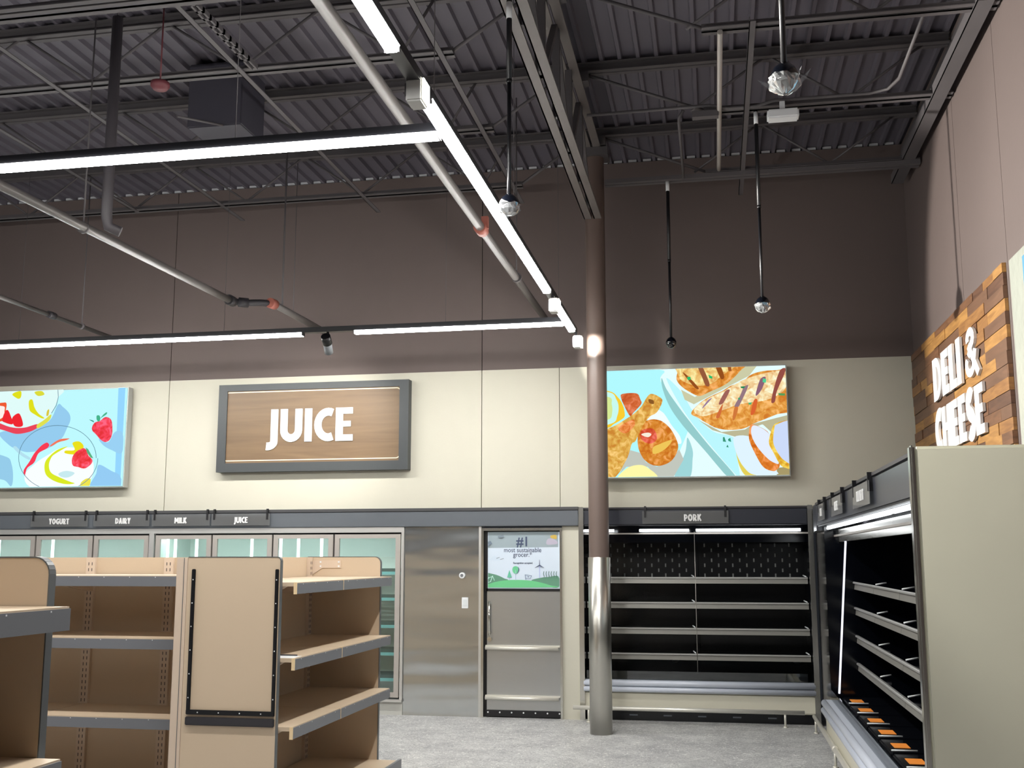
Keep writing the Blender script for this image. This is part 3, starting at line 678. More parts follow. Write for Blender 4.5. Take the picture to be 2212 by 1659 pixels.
('f0c85a','','-313,281 -303,290 -290,297 -275,303 -257,309 -239,316 -217,325 -191,335 -164,344 -143,350 -130,351 -127,344 -132,332 -142,316 -155,301 -167,287 -180,275 -194,263 -210,252 -226,242 -241,233 -257,226 -274,220 -290,216 -304,214 -314,216 -320,225 -322,238 -322,253 -319,268'),
('e1af50','t','-865,-10 -865,470 -834,468 -769,476 -715,495 -666,518 -621,544 -581,569 -545,591 -515,611 -490,629 -469,646 -451,663 -433,682 -416,702 -402,724 -390,746 -378,766 -367,782 -357,795 -348,805 -340,812 -331,817 -320,818 -307,817 -291,812 -275,805 -260,797 -247,788 -236,781 -226,774 -218,765 -212,755 -212,741 -217,722 -227,698 -240,673 -255,650 -269,631 -283,619 -297,611 -312,605 -328,598 -343,586 -358,570 -373,552 -389,532 -404,509 -418,486 -433,459 -447,429 -461,398 -474,370 -485,349 -494,338 -502,334 -508,334 -515,331 -522,322 -530,303 -537,279 -545,251 -553,225 -561,203 -568,186 -575,172 -581,159 -589,146 -599,130 -609,109 -621,86 -634,62 -648,40 -665,20 -680,4 -694,-10'),
('eb8c46','t','-657,482 -641,499 -611,519 -576,539 -542,555 -518,563 -503,561 -493,551 -488,537 -487,521 -491,506 -503,489 -521,469 -543,449 -565,433 -585,425 -604,427 -625,437 -645,451 -657,467'),
('8c5a28','','-349,763 -342,765 -332,764 -321,761 -310,757 -303,753 -299,746 -296,737 -296,728 -296,720 -299,715 -305,714 -314,715 -324,717 -333,721 -340,726 -345,732 -349,741 -351,750 -351,758'),
('fffaaa','','-667,-10 -661,4 -636,30 -606,55 -581,74 -560,87 -535,96 -510,103 -484,107 -462,109 -442,108 -423,106 -406,100 -389,92 -371,80 -346,61 -313,36 -285,9 -273,-10'),
]
ART_YOGURT=[
('96d7ff','','1927,0 1910,1080 1994,1080 1993,0'),
('96cdf0','','485,614 478,592 498,563 532,531 569,502 600,478 623,461 645,448 668,438 692,429 717,421 744,411 771,402 799,394 831,388 867,387 910,389 960,395 1012,404 1061,416 1104,429 1141,445 1174,463 1203,484 1229,505 1251,527 1269,549 1283,573 1293,597 1303,620 1312,642 1321,662 1331,682 1339,700 1345,718 1348,735 1348,752 1346,768 1342,783 1335,798 1326,814 1313,829 1296,845 1278,861 1260,875 1244,886 1231,898 1219,910 1208,919 1196,921 1182,911 1167,886 1152,847 1136,802 1113,759 1083,726 1044,703 997,687 945,674 889,664 830,653 759,645 676,640 594,635 526,628'),
('96cdf5','','1727,232 1751,229 1783,215 1818,196 1853,177 1882,161 1908,150 1932,142 1953,133 1972,122 1985,106 1999,82 2005,67 2005,0 1630,0 1638,29 1660,66 1684,103 1700,133 1705,160 1707,185 1709,208 1714,224'),
('9bd2f5','','1710,517 1722,514 1744,501 1771,487 1799,476 1821,476 1839,491 1854,517 1868,547 1882,573 1898,590 1917,598 1938,602 1960,600 1978,591 1991,573 2000,538 2005,493 2005,398 2004,388 1995,358 1978,348 1953,352 1924,364 1894,379 1868,391 1845,400 1823,411 1801,422 1782,434 1764,447 1748,462 1731,479 1717,496 1709,510'),
('96cdeb','','329,373 367,385 424,381 489,369 549,352 594,337 620,324 637,309 646,291 653,272 661,250 670,225 677,196 683,166 687,136 689,110 690,84 689,59 686,35 680,18 671,9 660,13 646,26 629,45 607,65 579,80 538,89 487,93 432,98 384,108 349,130 327,171 312,227 306,287 311,339'),
('e1fcfa','','1240,1080 1251,1059 1229,1035 1197,1011 1181,990 1178,973 1174,957 1169,943 1163,928 1156,912 1149,894 1141,876 1132,857 1123,838 1111,819 1098,800 1083,781 1068,762 1050,744 1031,727 1012,711 990,696 968,682 943,669 916,659 885,651 851,646 816,642 780,640 744,640 708,642 670,646 632,652 598,659 568,667 548,675 538,682 528,691 510,705 476,725 415,752 333,786 244,825 164,866 108,909 64,958 21,1015 0,1068 0,1075 2,1080'),
('6e8ca0','','1169,1080 1176,1080 1188,998 1170,904 1116,815 1109,819 1162,906 1181,998'),
('e1e11e','','608,1046 619,1056 641,1066 668,1074 693,1079 711,1079 719,1071 723,1057 724,1039 723,1023 720,1011 716,1003 710,997 702,992 693,991 682,992 667,999 647,1010 627,1023 612,1035'),
('dcdc3c','','886,1062 896,1067 913,1070 935,1073 956,1073 972,1071 985,1066 996,1057 1005,1047 1010,1038 1010,1030 1001,1025 986,1020 967,1017 948,1015 933,1017 919,1023 906,1032 894,1044 887,1054'),
('e1e11e','','824,961 829,971 837,978 847,981 858,980 866,975 873,964 879,947 885,926 891,906 899,888 909,872 919,856 931,842 943,828 956,815 971,803 989,792 1007,781 1021,773 1029,766 1030,762 1025,759 1017,759 1007,760 994,763 980,769 961,778 941,788 922,799 905,809 889,817 875,825 861,834 850,844 840,858 833,876 828,899 824,923 823,945'),
('dcc83c','','1058,844 1062,851 1067,857 1074,861 1079,862 1082,859 1084,851 1084,837 1083,821 1081,807 1078,796 1074,790 1068,787 1062,785 1056,786 1053,789 1052,797 1052,809 1053,822 1055,835'),
('f05a32','','373,918 392,933 422,943 455,949 487,952 510,953 525,954 534,953 540,950 544,944 547,937 549,926 549,913 548,898 546,882 544,865 541,847 538,826 534,805 530,786 525,771 520,760 516,752 511,746 504,742 492,740 474,738 450,737 425,739 402,745 385,758 374,783 366,818 362,856 364,891'),
('fff0eb','','374,902 394,913 425,918 460,918 492,914 514,910 525,904 529,894 529,883 528,870 527,858 528,844 529,829 529,814 525,799 515,787 495,774 466,761 435,750 406,745 386,751 374,771 366,804 362,842 365,877'),
('f02832','','536,850 542,859 549,865 556,868 563,868 570,865 578,857 586,846 594,832 602,816 610,800 619,781 631,759 641,736 646,717 643,705 628,702 603,706 574,714 547,724 528,731 517,736 511,741 508,746 507,753 508,763 510,778 515,797 522,818 529,836'),
('f02832','','630,768 635,782 646,796 660,807 674,816 687,822 696,825 706,825 715,823 723,816 731,805 742,786 754,759 765,730 772,704 771,686 759,676 738,671 714,671 690,674 671,681 658,693 646,711 637,731 631,751'),
('eb465a','','386,751 417,743 462,727 514,707 566,687 611,674 649,667 685,662 719,660 752,660 786,662 821,667 859,677 894,687 925,695 947,698 960,695 966,687 967,678 962,668 955,658 943,649 926,640 906,630 883,621 859,613 831,607 800,601 767,596 735,593 704,593 677,596 651,602 626,610 600,618 571,628 535,638 494,649 453,662 417,675 391,687 375,702 365,719 363,735 370,747'),
('e1e150','','948,690 959,699 975,710 993,720 1012,731 1030,743 1048,756 1068,772 1086,788 1102,799 1112,803 1117,799 1117,787 1114,772 1108,755 1099,741 1087,728 1071,715 1052,702 1034,690 1018,680 1003,671 989,663 975,656 964,651 955,650 949,654 944,660 942,670 943,680'),
('b4e1f0','','873,301 857,307 836,317 812,329 787,343 765,357 744,373 721,391 700,409 683,425 673,437 670,446 675,452 683,456 694,456 706,452 719,443 735,429 753,412 771,395 790,380 810,368 834,355 857,343 876,333 889,324 894,316 895,309 891,303 884,300'),
('faffff','','835,123 843,152 866,181 897,209 931,236 962,261 990,282 1019,301 1048,318 1079,335 1110,351 1140,368 1170,387 1202,403 1236,417 1275,425 1323,429 1378,429 1435,425 1488,417 1531,405 1565,388 1592,365 1615,339 1633,312 1648,287 1660,264 1668,241 1672,218 1673,195 1673,172 1670,148 1666,125 1659,101 1650,79 1638,58 1629,38 1623,18 1612,0 913,0 907,2 869,29 847,61 837,93'),
('fa3c55','','821,185 829,202 841,220 855,239 870,259 883,277 894,296 904,315 914,333 925,352 937,370 951,388 968,406 985,424 1001,440 1017,454 1031,465 1046,474 1060,481 1072,486 1083,488 1093,486 1101,481 1108,475 1113,467 1115,460 1114,453 1112,446 1107,438 1099,430 1088,421 1072,413 1051,404 1028,394 1006,383 989,369 977,351 969,330 962,308 955,287 944,269 929,254 912,243 893,232 876,221 863,208 854,190 849,169 845,148 842,131 839,123 834,126 828,136 822,151 820,169'),
('f5785a','','1128,456 1141,466 1161,480 1185,495 1211,509 1235,519 1260,525 1289,528 1316,529 1339,529 1353,529 1358,527 1354,523 1345,519 1333,514 1321,510 1306,506 1288,502 1267,499 1247,494 1228,488 1210,481 1192,471 1174,461 1158,453 1146,447 1136,445 1128,444 1123,446 1123,450'),
('dceb28','','1342,440 1334,440 1313,435 1286,428 1258,420 1234,411 1214,401 1195,390 1177,377 1160,364 1144,350 1129,336 1114,322 1101,307 1089,291 1081,274 1076,256 1074,237 1074,218 1076,199 1079,181 1083,166 1089,151 1096,137 1106,124 1118,111 1134,99 1152,87 1172,76 1193,65 1216,56 1240,47 1266,39 1293,33 1320,27 1345,24 1371,22 1399,22 1425,24 1445,27 1455,30 1453,33 1442,37 1426,41 1406,47 1386,54 1364,62 1339,71 1312,82 1287,92 1264,101 1243,110 1224,118 1206,125 1190,133 1176,141 1165,150 1156,158 1149,167 1143,177 1138,188 1134,200 1131,214 1129,228 1128,243 1129,258 1132,273 1137,289 1144,305 1152,321 1162,335 1175,347 1191,357 1208,367 1226,377 1244,387 1266,399 1292,412 1317,425 1336,434'),
('ebe11e','','1399,477 1409,485 1426,491 1446,494 1467,494 1483,491 1498,483 1513,472 1527,458 1536,443 1538,428 1533,412 1522,394 1507,377 1488,362 1467,352 1441,348 1408,349 1373,353 1343,358 1322,363 1311,368 1306,375 1306,382 1311,389 1320,394 1337,395 1363,394 1391,393 1415,394 1430,399 1431,411 1422,428 1410,447 1400,464'),
('f0e650','','1530,36 1539,47 1551,58 1566,68 1581,76 1594,81 1607,84 1619,85 1631,84 1640,80 1645,73 1647,60 1646,42 1642,21 1635,3 1633,0 1523,0 1522,9 1525,24'),
('c8ebf0','','1252,140 1262,147 1279,155 1300,162 1323,167 1344,169 1366,168 1392,164 1417,159 1437,152 1447,145 1445,136 1434,126 1418,115 1399,106 1382,100 1366,96 1348,95 1330,95 1312,98 1298,101 1284,106 1270,114 1259,123 1252,132'),
('fa4655','t','1420,230 1413,242 1408,257 1406,274 1405,291 1407,307 1411,322 1417,336 1426,351 1437,364 1449,376 1463,387 1480,397 1499,406 1516,413 1530,417 1542,417 1551,415 1559,410 1567,404 1574,396 1580,386 1586,374 1591,360 1596,346 1603,334 1613,324 1624,314 1636,305 1646,296 1653,287 1655,278 1656,269 1654,260 1650,251 1643,241 1633,231 1619,219 1603,208 1587,198 1570,193 1554,192 1536,194 1518,199 1501,205 1485,209 1470,212 1455,215 1441,217 1430,222'),
('5ab482','','1564,424 1595,404 1664,302 1630,311 1584,365'),
('fa465a','t','1626,643 1629,653 1633,665 1639,676 1647,687 1656,696 1667,702 1680,706 1695,710 1709,713 1722,718 1734,725 1745,734 1756,744 1768,751 1779,755 1791,756 1804,754 1817,750 1829,745 1839,738 1847,731 1854,722 1859,712 1864,699 1867,683 1871,663 1873,639 1875,613 1876,589 1874,567 1871,550 1866,534 1860,520 1853,509 1845,499 1837,491 1827,485 1817,481 1807,479 1796,479 1784,481 1772,486 1760,493 1747,500 1735,509 1724,518 1713,530 1702,542 1691,554 1681,564 1671,573 1661,581 1652,589 1643,596 1637,604 1632,611 1628,619 1626,626 1625,634'),
('46b48c','','1677,773 1681,777 1689,778 1697,778 1705,776 1710,773 1714,767 1718,759 1720,750 1721,741 1721,733 1720,727 1718,720 1714,713 1710,709 1706,707 1701,707 1695,710 1689,715 1684,720 1680,727 1677,735 1675,746 1674,757 1674,767'),
('46b48c','','1721,741 1725,747 1732,756 1742,767 1751,778 1760,787 1768,793 1777,800 1785,805 1792,808 1797,809 1799,808 1801,803 1800,798 1798,792 1794,786 1787,780 1777,774 1765,767 1754,761 1745,756 1738,751 1731,746 1725,742 1721,740'),
('46a08c','','1590,733 1596,732 1606,730 1618,727 1630,723 1638,720 1643,716 1646,711 1649,706 1649,702 1647,700 1643,701 1636,704 1628,708 1619,713 1613,717 1606,720 1599,725 1594,728 1590,731'),
('648ca0','','1723,301 1723,264 1716,264 1716,301'),
('648ca0','','1723,264 1717,227 1711,228 1716,264'),
('648ca0','','1717,227 1707,190 1700,192 1711,228'),
('648ca0','','1707,190 1691,155 1685,158 1700,192'),
('648ca0','','1691,155 1671,122 1665,125 1685,158'),
('648ca0','','1671,122 1646,91 1640,95 1665,125'),
('648ca0','','1646,91 1616,62 1611,66 1640,95'),
('648ca0','','1616,62 1583,36 1578,41 1611,66'),
('648ca0','','1583,36 1546,13 1542,18 1578,41'),
('648ca0','','1546,13 1520,0 1505,0 1542,18'),
('648ca0','','1026,0 1029,5 1041,0'),
('648ca0','','1026,0 1025,0 982,21 986,25 1029,5'),
('648ca0','','982,21 941,45 945,49 986,25'),
('648ca0','','941,45 903,72 908,76 945,49'),
('648ca0','','903,72 869,102 874,106 908,76'),
('648ca0','','869,102 839,135 845,138 874,106'),
('648ca0','','839,135 813,169 819,172 845,138'),
('648ca0','','813,169 792,205 799,207 819,172'),
('648ca0','','792,205 776,242 783,243 799,207'),
('648ca0','','776,242 765,280 772,281 783,243'),
('648ca0','','765,280 760,319 767,318 772,281'),
('648ca0','','760,319 759,357 766,356 767,318'),
('648ca0','','759,357 765,395 771,393 766,356'),
('648ca0','','765,395 775,432 782,429 771,393'),
('648ca0','','775,432 791,467 797,464 782,429'),
('648ca0','','791,467 811,501 818,498 797,464'),
('648ca0','','811,501 837,533 843,529 818,498'),
('648ca0','','837,533 867,562 872,558 843,529'),
('648ca0','','867,562 901,588 906,584 872,558'),
('648ca0','','901,588 939,612 943,607 906,584'),
('648ca0','','939,612 980,632 984,626 943,607'),
('648ca0','','980,632 1024,648 1028,643 984,626'),
('648ca0','','1024,648 1071,661 1074,655 1028,643'),
('648ca0','','1071,661 1119,670 1121,664 1074,655'),
('648ca0','','1119,670 1169,675 1170,668 1121,664'),
('648ca0','','1169,675 1220,676 1220,669 1170,668'),
('648ca0','','1220,676 1270,672 1270,666 1220,669'),
('648ca0','','1270,672 1321,665 1320,659 1270,666'),
('648ca0','','1321,665 1370,654 1368,648 1320,659'),
('648ca0','','1370,654 1418,639 1416,634 1368,648'),
('648ca0','','1418,639 1464,621 1461,616 1416,634'),
('648ca0','','1464,621 1508,599 1504,594 1461,616'),
('648ca0','','1508,599 1548,574 1544,570 1504,594'),
('648ca0','','1548,574 1585,546 1581,542 1544,570'),
('648ca0','','1585,546 1619,516 1613,513 1581,542'),
('648ca0','','1619,516 1648,484 1642,481 1613,513'),
('648ca0','','1648,484 1673,449 1667,447 1642,481'),
('648ca0','','1673,449 1693,414 1687,412 1667,447'),
('648ca0','','1693,414 1708,377 1701,376 1687,412'),
('648ca0','','1708,377 1718,339 1711,339 1701,376'),
('648ca0','','1718,339 1723,301 1716,301 1711,339'),
]
ART_POSTER=[
('96a5ac','','20,568 741,568 740,413 20,405'),
('c8d7e6','','44,296 47,301 51,307 56,312 62,317 68,321 73,323 80,324 86,325 93,324 100,323 107,321 114,318 121,314 127,309 132,305 137,301 142,296 146,291 146,286 141,283 128,281 108,280 85,279 64,280 49,281 42,283 40,285 40,289 42,292'),
('b4afc0','','618,460 619,466 621,473 624,480 627,486 632,491 637,495 643,497 650,499 657,500 663,500 669,500 674,500 679,499 685,498 691,496 698,492 706,488 714,483 721,478 727,473 731,468 733,462 735,456 734,451 731,447 725,444 715,441 704,440 692,439 681,438 670,437 658,436 645,436 635,436 627,438 622,441 619,445 618,450 617,455'),
('c8aa50','','664,527 671,530 683,533 697,535 709,535 718,533 723,528 726,520 727,510 726,501 725,495 722,493 717,492 712,493 706,494 700,496 693,497 686,498 679,500 673,502 668,505 664,508 661,513 660,518 660,523'),
('5f9178','','20,8 20,155 26,154 44,150 63,146 82,142 101,137 119,131 134,126 149,119 163,113 176,106 188,100 200,96 213,93 223,90 228,86 224,78 209,66 185,50 156,33 125,18 99,8'),
('5f9178','','466,79 469,86 485,92 507,97 531,102 552,106 570,109 588,112 606,114 624,115 643,117 664,120 686,125 708,128 727,128 740,122 748,105 750,98 750,29 739,14 720,9 692,10 660,16 627,24 597,31 567,39 534,49 503,60 478,70'),
('69c387','','20,10 20,43 21,44 50,51 67,57 84,62 102,66 122,70 142,74 164,77 187,80 211,82 235,84 256,85 276,86 293,86 311,86 328,86 348,85 369,85 392,84 415,83 439,81 462,79 485,76 508,72 531,67 554,62 575,57 595,52 615,47 633,41 650,36 665,31 689,27 723,23 750,19 750,16 710,14 601,12 436,10 251,8 85,9'),
('69c391','','270,189 271,195 272,200 274,205 276,210 279,214 283,217 287,219 292,221 297,222 302,223 307,222 313,221 318,220 323,217 327,214 331,210 334,205 337,199 338,193 339,187 338,181 336,175 334,169 331,163 327,158 323,155 318,152 313,149 307,148 302,147 297,148 292,150 287,153 283,157 279,161 276,165 274,171 272,177 271,184'),
('4b5f78','','327,218 329,216 333,211 337,204 340,197 341,190 340,183 337,175 334,168 330,161 327,156 325,153 323,151 322,151 321,152 320,154 322,159 324,166 328,174 330,182 332,190 332,197 330,204 329,211 327,216'),
('64b99b','','240,185 266,110 217,110'),
('a5b9cd','','239,110 244,110 244,81 239,81'),
('a5b9cd','','302,185 307,185 307,81 302,81'),
('a5afdc','','546,230 553,230 552,104 546,104'),
('46506e','','546,234 548,287 551,287 554,234'),
('46506e','','549,238 551,225 503,205 501,207'),
('46506e','','548,225 552,238 598,207 596,205'),
('6e7d8c','','20,447 20,469 46,477 62,449 28,426'),
('5a697d','','20,427 23,431 30,429 20,415'),
('7d8c96','','120,525 178,540 185,520 178,511 125,505'),
('5a6470','','107,303 141,313 142,310 108,298'),
('5a6470','','146,291 183,302 184,298 148,287'),
('5f7391','','400,139 471,130 470,126 402,133'),
('5f7391','','405,139 414,88 408,88 400,139'),
('5f7391','','467,128 472,128 459,99 455,99'),
('5f7391','','412,101 457,101 457,97 412,97'),
('5f7391','','425,121 446,121 437,110'),
('c8f0e6','','20,98 27,113 32,113 20,84'),
('c8f0e6','','20,60 50,65 50,69 20,65'),
('c8f0e6','','50,65 73,127 67,128 45,68'),
('c8f0e6','','66,127 70,128 91,80 87,78'),
('c8f0e6','','22,105 68,122 69,118 24,100'),
('466e64','','593,172 599,172 595,146 601,124 596,104 594,124 588,146'),
('466e64','','618,172 625,172 621,146 627,124 621,104 620,124 614,146'),
('466e64','','644,172 651,172 646,146 653,124 647,104 645,124 640,146'),
('466e64','','670,172 677,172 672,146 678,124 673,104 671,124 666,146'),
('466e64','','696,172 703,172 698,146 704,124 699,104 697,124 692,146'),
('466e64','','722,172 728,172 724,146 730,124 724,104 723,124 717,146'),
]

# ------------------------------------------------------------------ signs and lightboxes on the end wall
def backwall(u0, v0, Yf):
    return lambda u, v, d: (u0 + u, Yf - d, v0 + v)
def paint(data, ox, oz, Yf, parent, names):
    """flat printed shapes on the face of a lightbox, one mesh per colour"""
    k = 0; b = MB(); mats = []; idx = {}
    for col, kind, pts in data:
        key = (col, kind)
        if key not in idx:
            idx[key] = len(mats)
            c = rgb(col)
            mats.append(emit('print %s %s' % (col, kind or 'flat'), c, 1.0, kind == 't', 16.0, .72) if names != 'poster' else mat('poster ' + col, c, .5, var=.02))
        P = [tuple(int(q) / 1000 for q in s.split(',')) for s in pts.split(' ')]
        k += 1
        y = Yf - .0006 * k * (.4 if len(data) > 90 else 1)
        b.mi(idx[key])
        b.poly([(ox + a, y, oz + c_) for a, c_ in P])
    return b.build('printed_picture', mats, parent, fix=False)

def lightbox(name, x0, z0, x1, z1, base, lab):
    t = thing(name, lab, 'lightbox', ((x0 + x1) / 2, 10.73, (z0 + z1) / 2), 0, 'lightboxes')
    b = MB(); b.box(x0 - .012, 10.612, z0 - .012, x1 + .012, 10.70, z1 + .012); b.box(x0 + .1, 10.70, z0 + .1, x1 - .1, 10.732, z1 - .1)
    b.build('frame', mat('lightbox frame aluminium', rgb(176, 176, 172), .4, .3), t)
    MB().box(x0, 10.600, z0, x1, 10.612, z1).build('lit_face', emit('lit face ' + base, rgb(base), 1.0), t)
    return t
t = lightbox('chicken_lightbox', -1.135, 2.36, .722, 3.438, 'e6ffff', 'backlit picture of grilled chicken above the pork case, partly behind the column')
paint(ART_CHICKEN, -.27, 2.37, 10.600, t, 'art')
t = lightbox('dessert_lightbox', -8.36, 2.345, -6.335, 3.425, 'bffaff', 'backlit picture of fruit desserts and strawberries above the yogurt doors')
paint(ART_YOGURT, -8.35, 2.35, 10.600, t, 'art')

# JUICE sign
t = thing('juice_sign', 'brown wooden-look sign with charcoal frame reading JUICE', 'sign', (-4.17, 10.73, 2.95))
X0, X1, Z0, Z1 = -5.255, -3.12, 2.478, 3.425
b = MB(); fwid = .10
b.box(X0, 10.62, Z0, X0 + fwid, 10.73, Z1); b.box(X1 - fwid, 10.62, Z0, X1, 10.73, Z1); b.box(X0 + fwid, 10.62, Z0, X1 - fwid, 10.73, Z0 + fwid * .95); b.box(X0 + fwid, 10.62, Z1 - fwid * .7, X1 - fwid, 10.73, Z1)
b.build('frame', mat('charcoal sign frame', rgb(62, 66, 68), .45), t)
MB().box(X0 + fwid, 10.635, Z0 + .09, X1 - fwid, 10.72, Z1 - .06).build('board', M_signwood, t)
b = MB(); r = .05; lx0, lx1, lz0, lz1 = -5.19, -3.205, 2.595, 3.345; wl = .010
out = []
for cx, cz, a in ((lx1 - r, lz1 - r, 0), (lx0 + r, lz1 - r, 90), (lx0 + r, lz0 + r, 180), (lx1 - r, lz0 + r, 270)):
    for k in range(7):
        an = R(a + 15 * k); out.append((cx, cz, math.cos(an), math.sin(an)))
for i in range(len(out)):
    p, q = out[i], out[(i + 1) % len(out)]
    f = lambda s, rr: (s[0] + s[2] * rr, 10.632, s[1] + s[3] * rr)
    b.quad(f(p, r), f(q, r), f(q, r - wl), f(p, r - wl))
b.build('inset_line', mat('cream sign line', rgb(244, 228, 200), .5), t, fix=False)
b = MB(); lettering(b, 'JUICE', .355, backwall(-4.700, 2.790, 10.635), .012, xs=.97, gap=.055)
b.build('lettering', M_letter, t)

# ------------------------------------------------------------------ wooden sign wall with raised letters
t = thing('deli_sign', 'mixed-wood plank panel on the side wall with raised letters DELI & CHEESE', 'sign', (1.95, 9.0, 2.0))
b = MB(); z = 2.04; rnd = random.Random(4)
while z < 3.50:
    h = min(.088, 3.513 - z); y = 7.335 - rnd.uniform(0, .4)
    while y < 10.72:
        L = rnd.choice((.3, .45, .6, .8)); y1 = min(10.715, y + L); ya = max(7.335, y)
        if y1 - ya > .02:
            k = rnd.choice((0, 0, 1, 1, 2, 3, 4, 4)); b.mi(k)
            th = rnd.choice((.024, .028, .034, .03))
            b.box(1.95 - th, ya, z, 1.949, y1 - .003, z + h - .002)
        y = y1 if L else y + .1
        if y1 >= 10.715: break
    z += h
b.build('wood_planks', WOODS, t)
def sidewall(y0, z0): return lambda u, v, d: (1.915 - d, y0 - u, z0 + v)
def sized(text, height, width, gap=.06):
    nat = textw(text, 1.0, gap); 
    return (width / height + 0) / nat
b = MB(); H1 = .365
xs = 1.05 / H1 / textw('DELI', 1, .06)
lettering(b, 'DELI', H1, sidewall(9.60, 2.895), .020, xs=xs, gap=.05 * xs, sw=.31)
lettering(b, '&', .375, sidewall(8.42, 2.888), .020, xs=.42 / .375 / .74, sw=.165)
xs = 1.72 / H1 / textw('CHEESE', 1, .06)
lettering(b, 'CHEESE', H1, sidewall(9.63, 2.445), .020, xs=xs, gap=.05 * xs, sw=.31)
b.build('raised_lettering', M_letter, t)

t = thing('side_lightbox', 'backlit sky-blue lightbox with wide white border beside the wooden sign', 'lightbox', (1.95, 6.2, 2.8), 0, 'lightboxes')
b = MB(); b.box(1.86, 5.0, 2.25, 1.95, 6.93, 3.415)
b.build('frame', mat('glossy white lightbox border', rgb(176, 180, 170), .2, coat=.4, bump=.004, bscale=12), t)
MB().box(1.852, 5.05, 2.31, 1.862, 6.62, 3.355).build('lit_face', emit('lit blue face', rgb(150, 220, 255), 1.0), t)

# ------------------------------------------------------------------ header over the coolers
t = thing('cooler_header', 'charcoal header band running over the glass doors and steel door', 'header', (-5, 10.7, 1.885))
MB().bbox(-9.4, 10.645, 1.885, -1.348, 10.729, 2.045, .006).build('fascia', M_fascia, t)
MB().box(-9.4, 10.635, 2.045, -1.348, 10.729, 2.075).build('top_rail', mat('header top rail', rgb(66, 66, 68), .4), t)
def plate(x0, x1, text, tx, th, lab, zc=1.972, Yp=10.616, clip=True, hgt=.125):
    t = thing('name_plate', lab, 'name plate', ((x0 + x1) / 2, Yp, zc), 0, 'category name plates')
    MB().box(x0, Yp, zc - hgt / 2, x1, Yp + .004, zc + hgt / 2).build('acrylic', M_plate, t)
    b = MB(); xs_ = .88; wdt = textw(text, xs_, .05) * th
    lettering(b, text, th, backwall(tx - wdt / 2, zc - th / 2 - .004, Yp - .0005), .003, xs=xs_, gap=.05, sw=.26)
    b.build('lettering', M_letter, t)
    if clip:
        for x in (x0 + .03, x1 - .03):
            MB().box(x - .010, Yp - .004, zc + .0, x + .010, Yp + .018, zc + .112).build('clip', M_black, t)
plate(-7.42, -6.73, 'YOGURT', -7.075, .062, 'clear name plate reading YOGURT on the charcoal header')
plate(-6.66, -6.00, 'DAIRY', -6.31, .062, 'clear name plate reading DAIRY on the charcoal header')
plate(-5.97, -5.30, 'MILK', -5.635, .062, 'clear name plate reading MILK on the charcoal header')
plate(-5.28, -4.62, 'JUICE', -4.945, .062, 'clear name plate reading JUICE on the charcoal header')

# ------------------------------------------------------------------ glass-door coolers
ZB, ZT = .17, 1.812
def cooler(edges, leds, shelf_doors, lab, first):
    x0, x1 = edges[0], edges[-1]
    t = thing('glass_door_cooler', lab, 'cooler', ((x0 + x1) / 2, 10.7, 0), 0, 'glass-door coolers along the end wall')
    b = MB(); b.box(x0, 10.66, 1.83, x1, 10.74, 1.885); b.box(x0, 10.66, .15, x0 + .028, 10.74, 1.83); b.box(x1 - .028, 10.66, .15, x1, 10.74, 1.83); b.box(x0, 10.64, .13, x1, 10.74, .155)
    b.build('outer_frame', M_alu, t)
    MB().box(x0, 10.68, 0, x1, 10.74, .13).build('base', mat('cooler base grey', rgb(186, 186, 180), .4), t)
    b = MB()
    b.box(x0, 11.5, .13, x1, 11.53, 1.884); b.box(x0, 10.76, .10, x1, 11.53, .13); b.box(x0, 10.76, 1.86, x1, 11.53, 1.884); b.box(x0, 10.76, .13, x0 + .02, 11.5, 1.885); b.box(x1 - .02, 10.76, .13, x1, 11.5, 1.885)
    b.build('liner', M_liner, t)
    b = MB(); b.box(x0 + .028, 10.735, .155, x1 - .028, 10.745, .172); b.box(x0 + .028, 10.735, 1.80, x1 - .028, 10.76, 1.83)
    for e in edges[1:-1]: b.box(e - .012, 10.70, .155, e + .012, 10.76, 1.83)
    b.box(x0 + .028, 10.70, .155, x0 + .04, 10.76, 1.83); b.box(x1 - .04, 10.70, .155, x1 - .028, 10.76, 1.83)
    b.build('mullions', M_black, t)
    for a, c in zip(edges, edges[1:]):
        a2, c2 = a + (.042 if a == x0 else .009), c - (.042 if c == x1 else .009)
        f = .052; b = MB()
        b.box(a2, 10.675, ZB, a2 + f, 10.70, ZT); b.box(c2 - f, 10.675, ZB, c2, 10.70, ZT); b.box(a2 + f, 10.675, ZB, c2 - f, 10.70, ZB + f); b.box(a2 + f, 10.675, ZT - f * .8, c2 - f, 10.70, ZT)
        d = b.build('door', M_alup, t)
        MB().box(a2 + f, 10.685, ZB + f, c2 - f, 10.690, ZT - f * .8).build('pane', M_glass, d)
        MB().box(a2 + .008, 10.645, .75, a2 + .024, 10.675, 1.35).build('handle', M_dark, d)
    MB().box(x0 + .05, 10.78, 1.845, x1 - .05, 10.83, 1.858).build('top_fill', emit('cooler top fill', (.9, 1, .98, 1), 34.0), t)  # hidden fill light, added to brighten the cooler interior
    for x in leds:
        MB().box(x - .014, 10.83, .25, x + .014, 10.845, 1.80).build('led_strip', M_tubeg, t)
    for z in (.34, .60, .88, 1.16, 1.43):
        for a, c in shelf_doors:
            b = MB(); y = 10.92
            while y < 11.45: b.box(a + .03, y, z, c - .03, y + .012, z + .008); y += .03
            b.box(a + .03, 10.90, z - .02, c - .03, 10.905, z + .03)
            s = b.build('wire_shelf', M_wire, t)
            MB().box(a + .03, 10.893, z - .035, c - .03, 10.90, z - .004).build('price_rail', mat('pale cyan price rail', rgb(150, 215, 220), .35), s)
E1 = [-9.45, -8.765, -8.074, -7.385, -6.688, -5.989]
E2 = [-5.989, -5.295, -4.605, -3.925, -3.16]
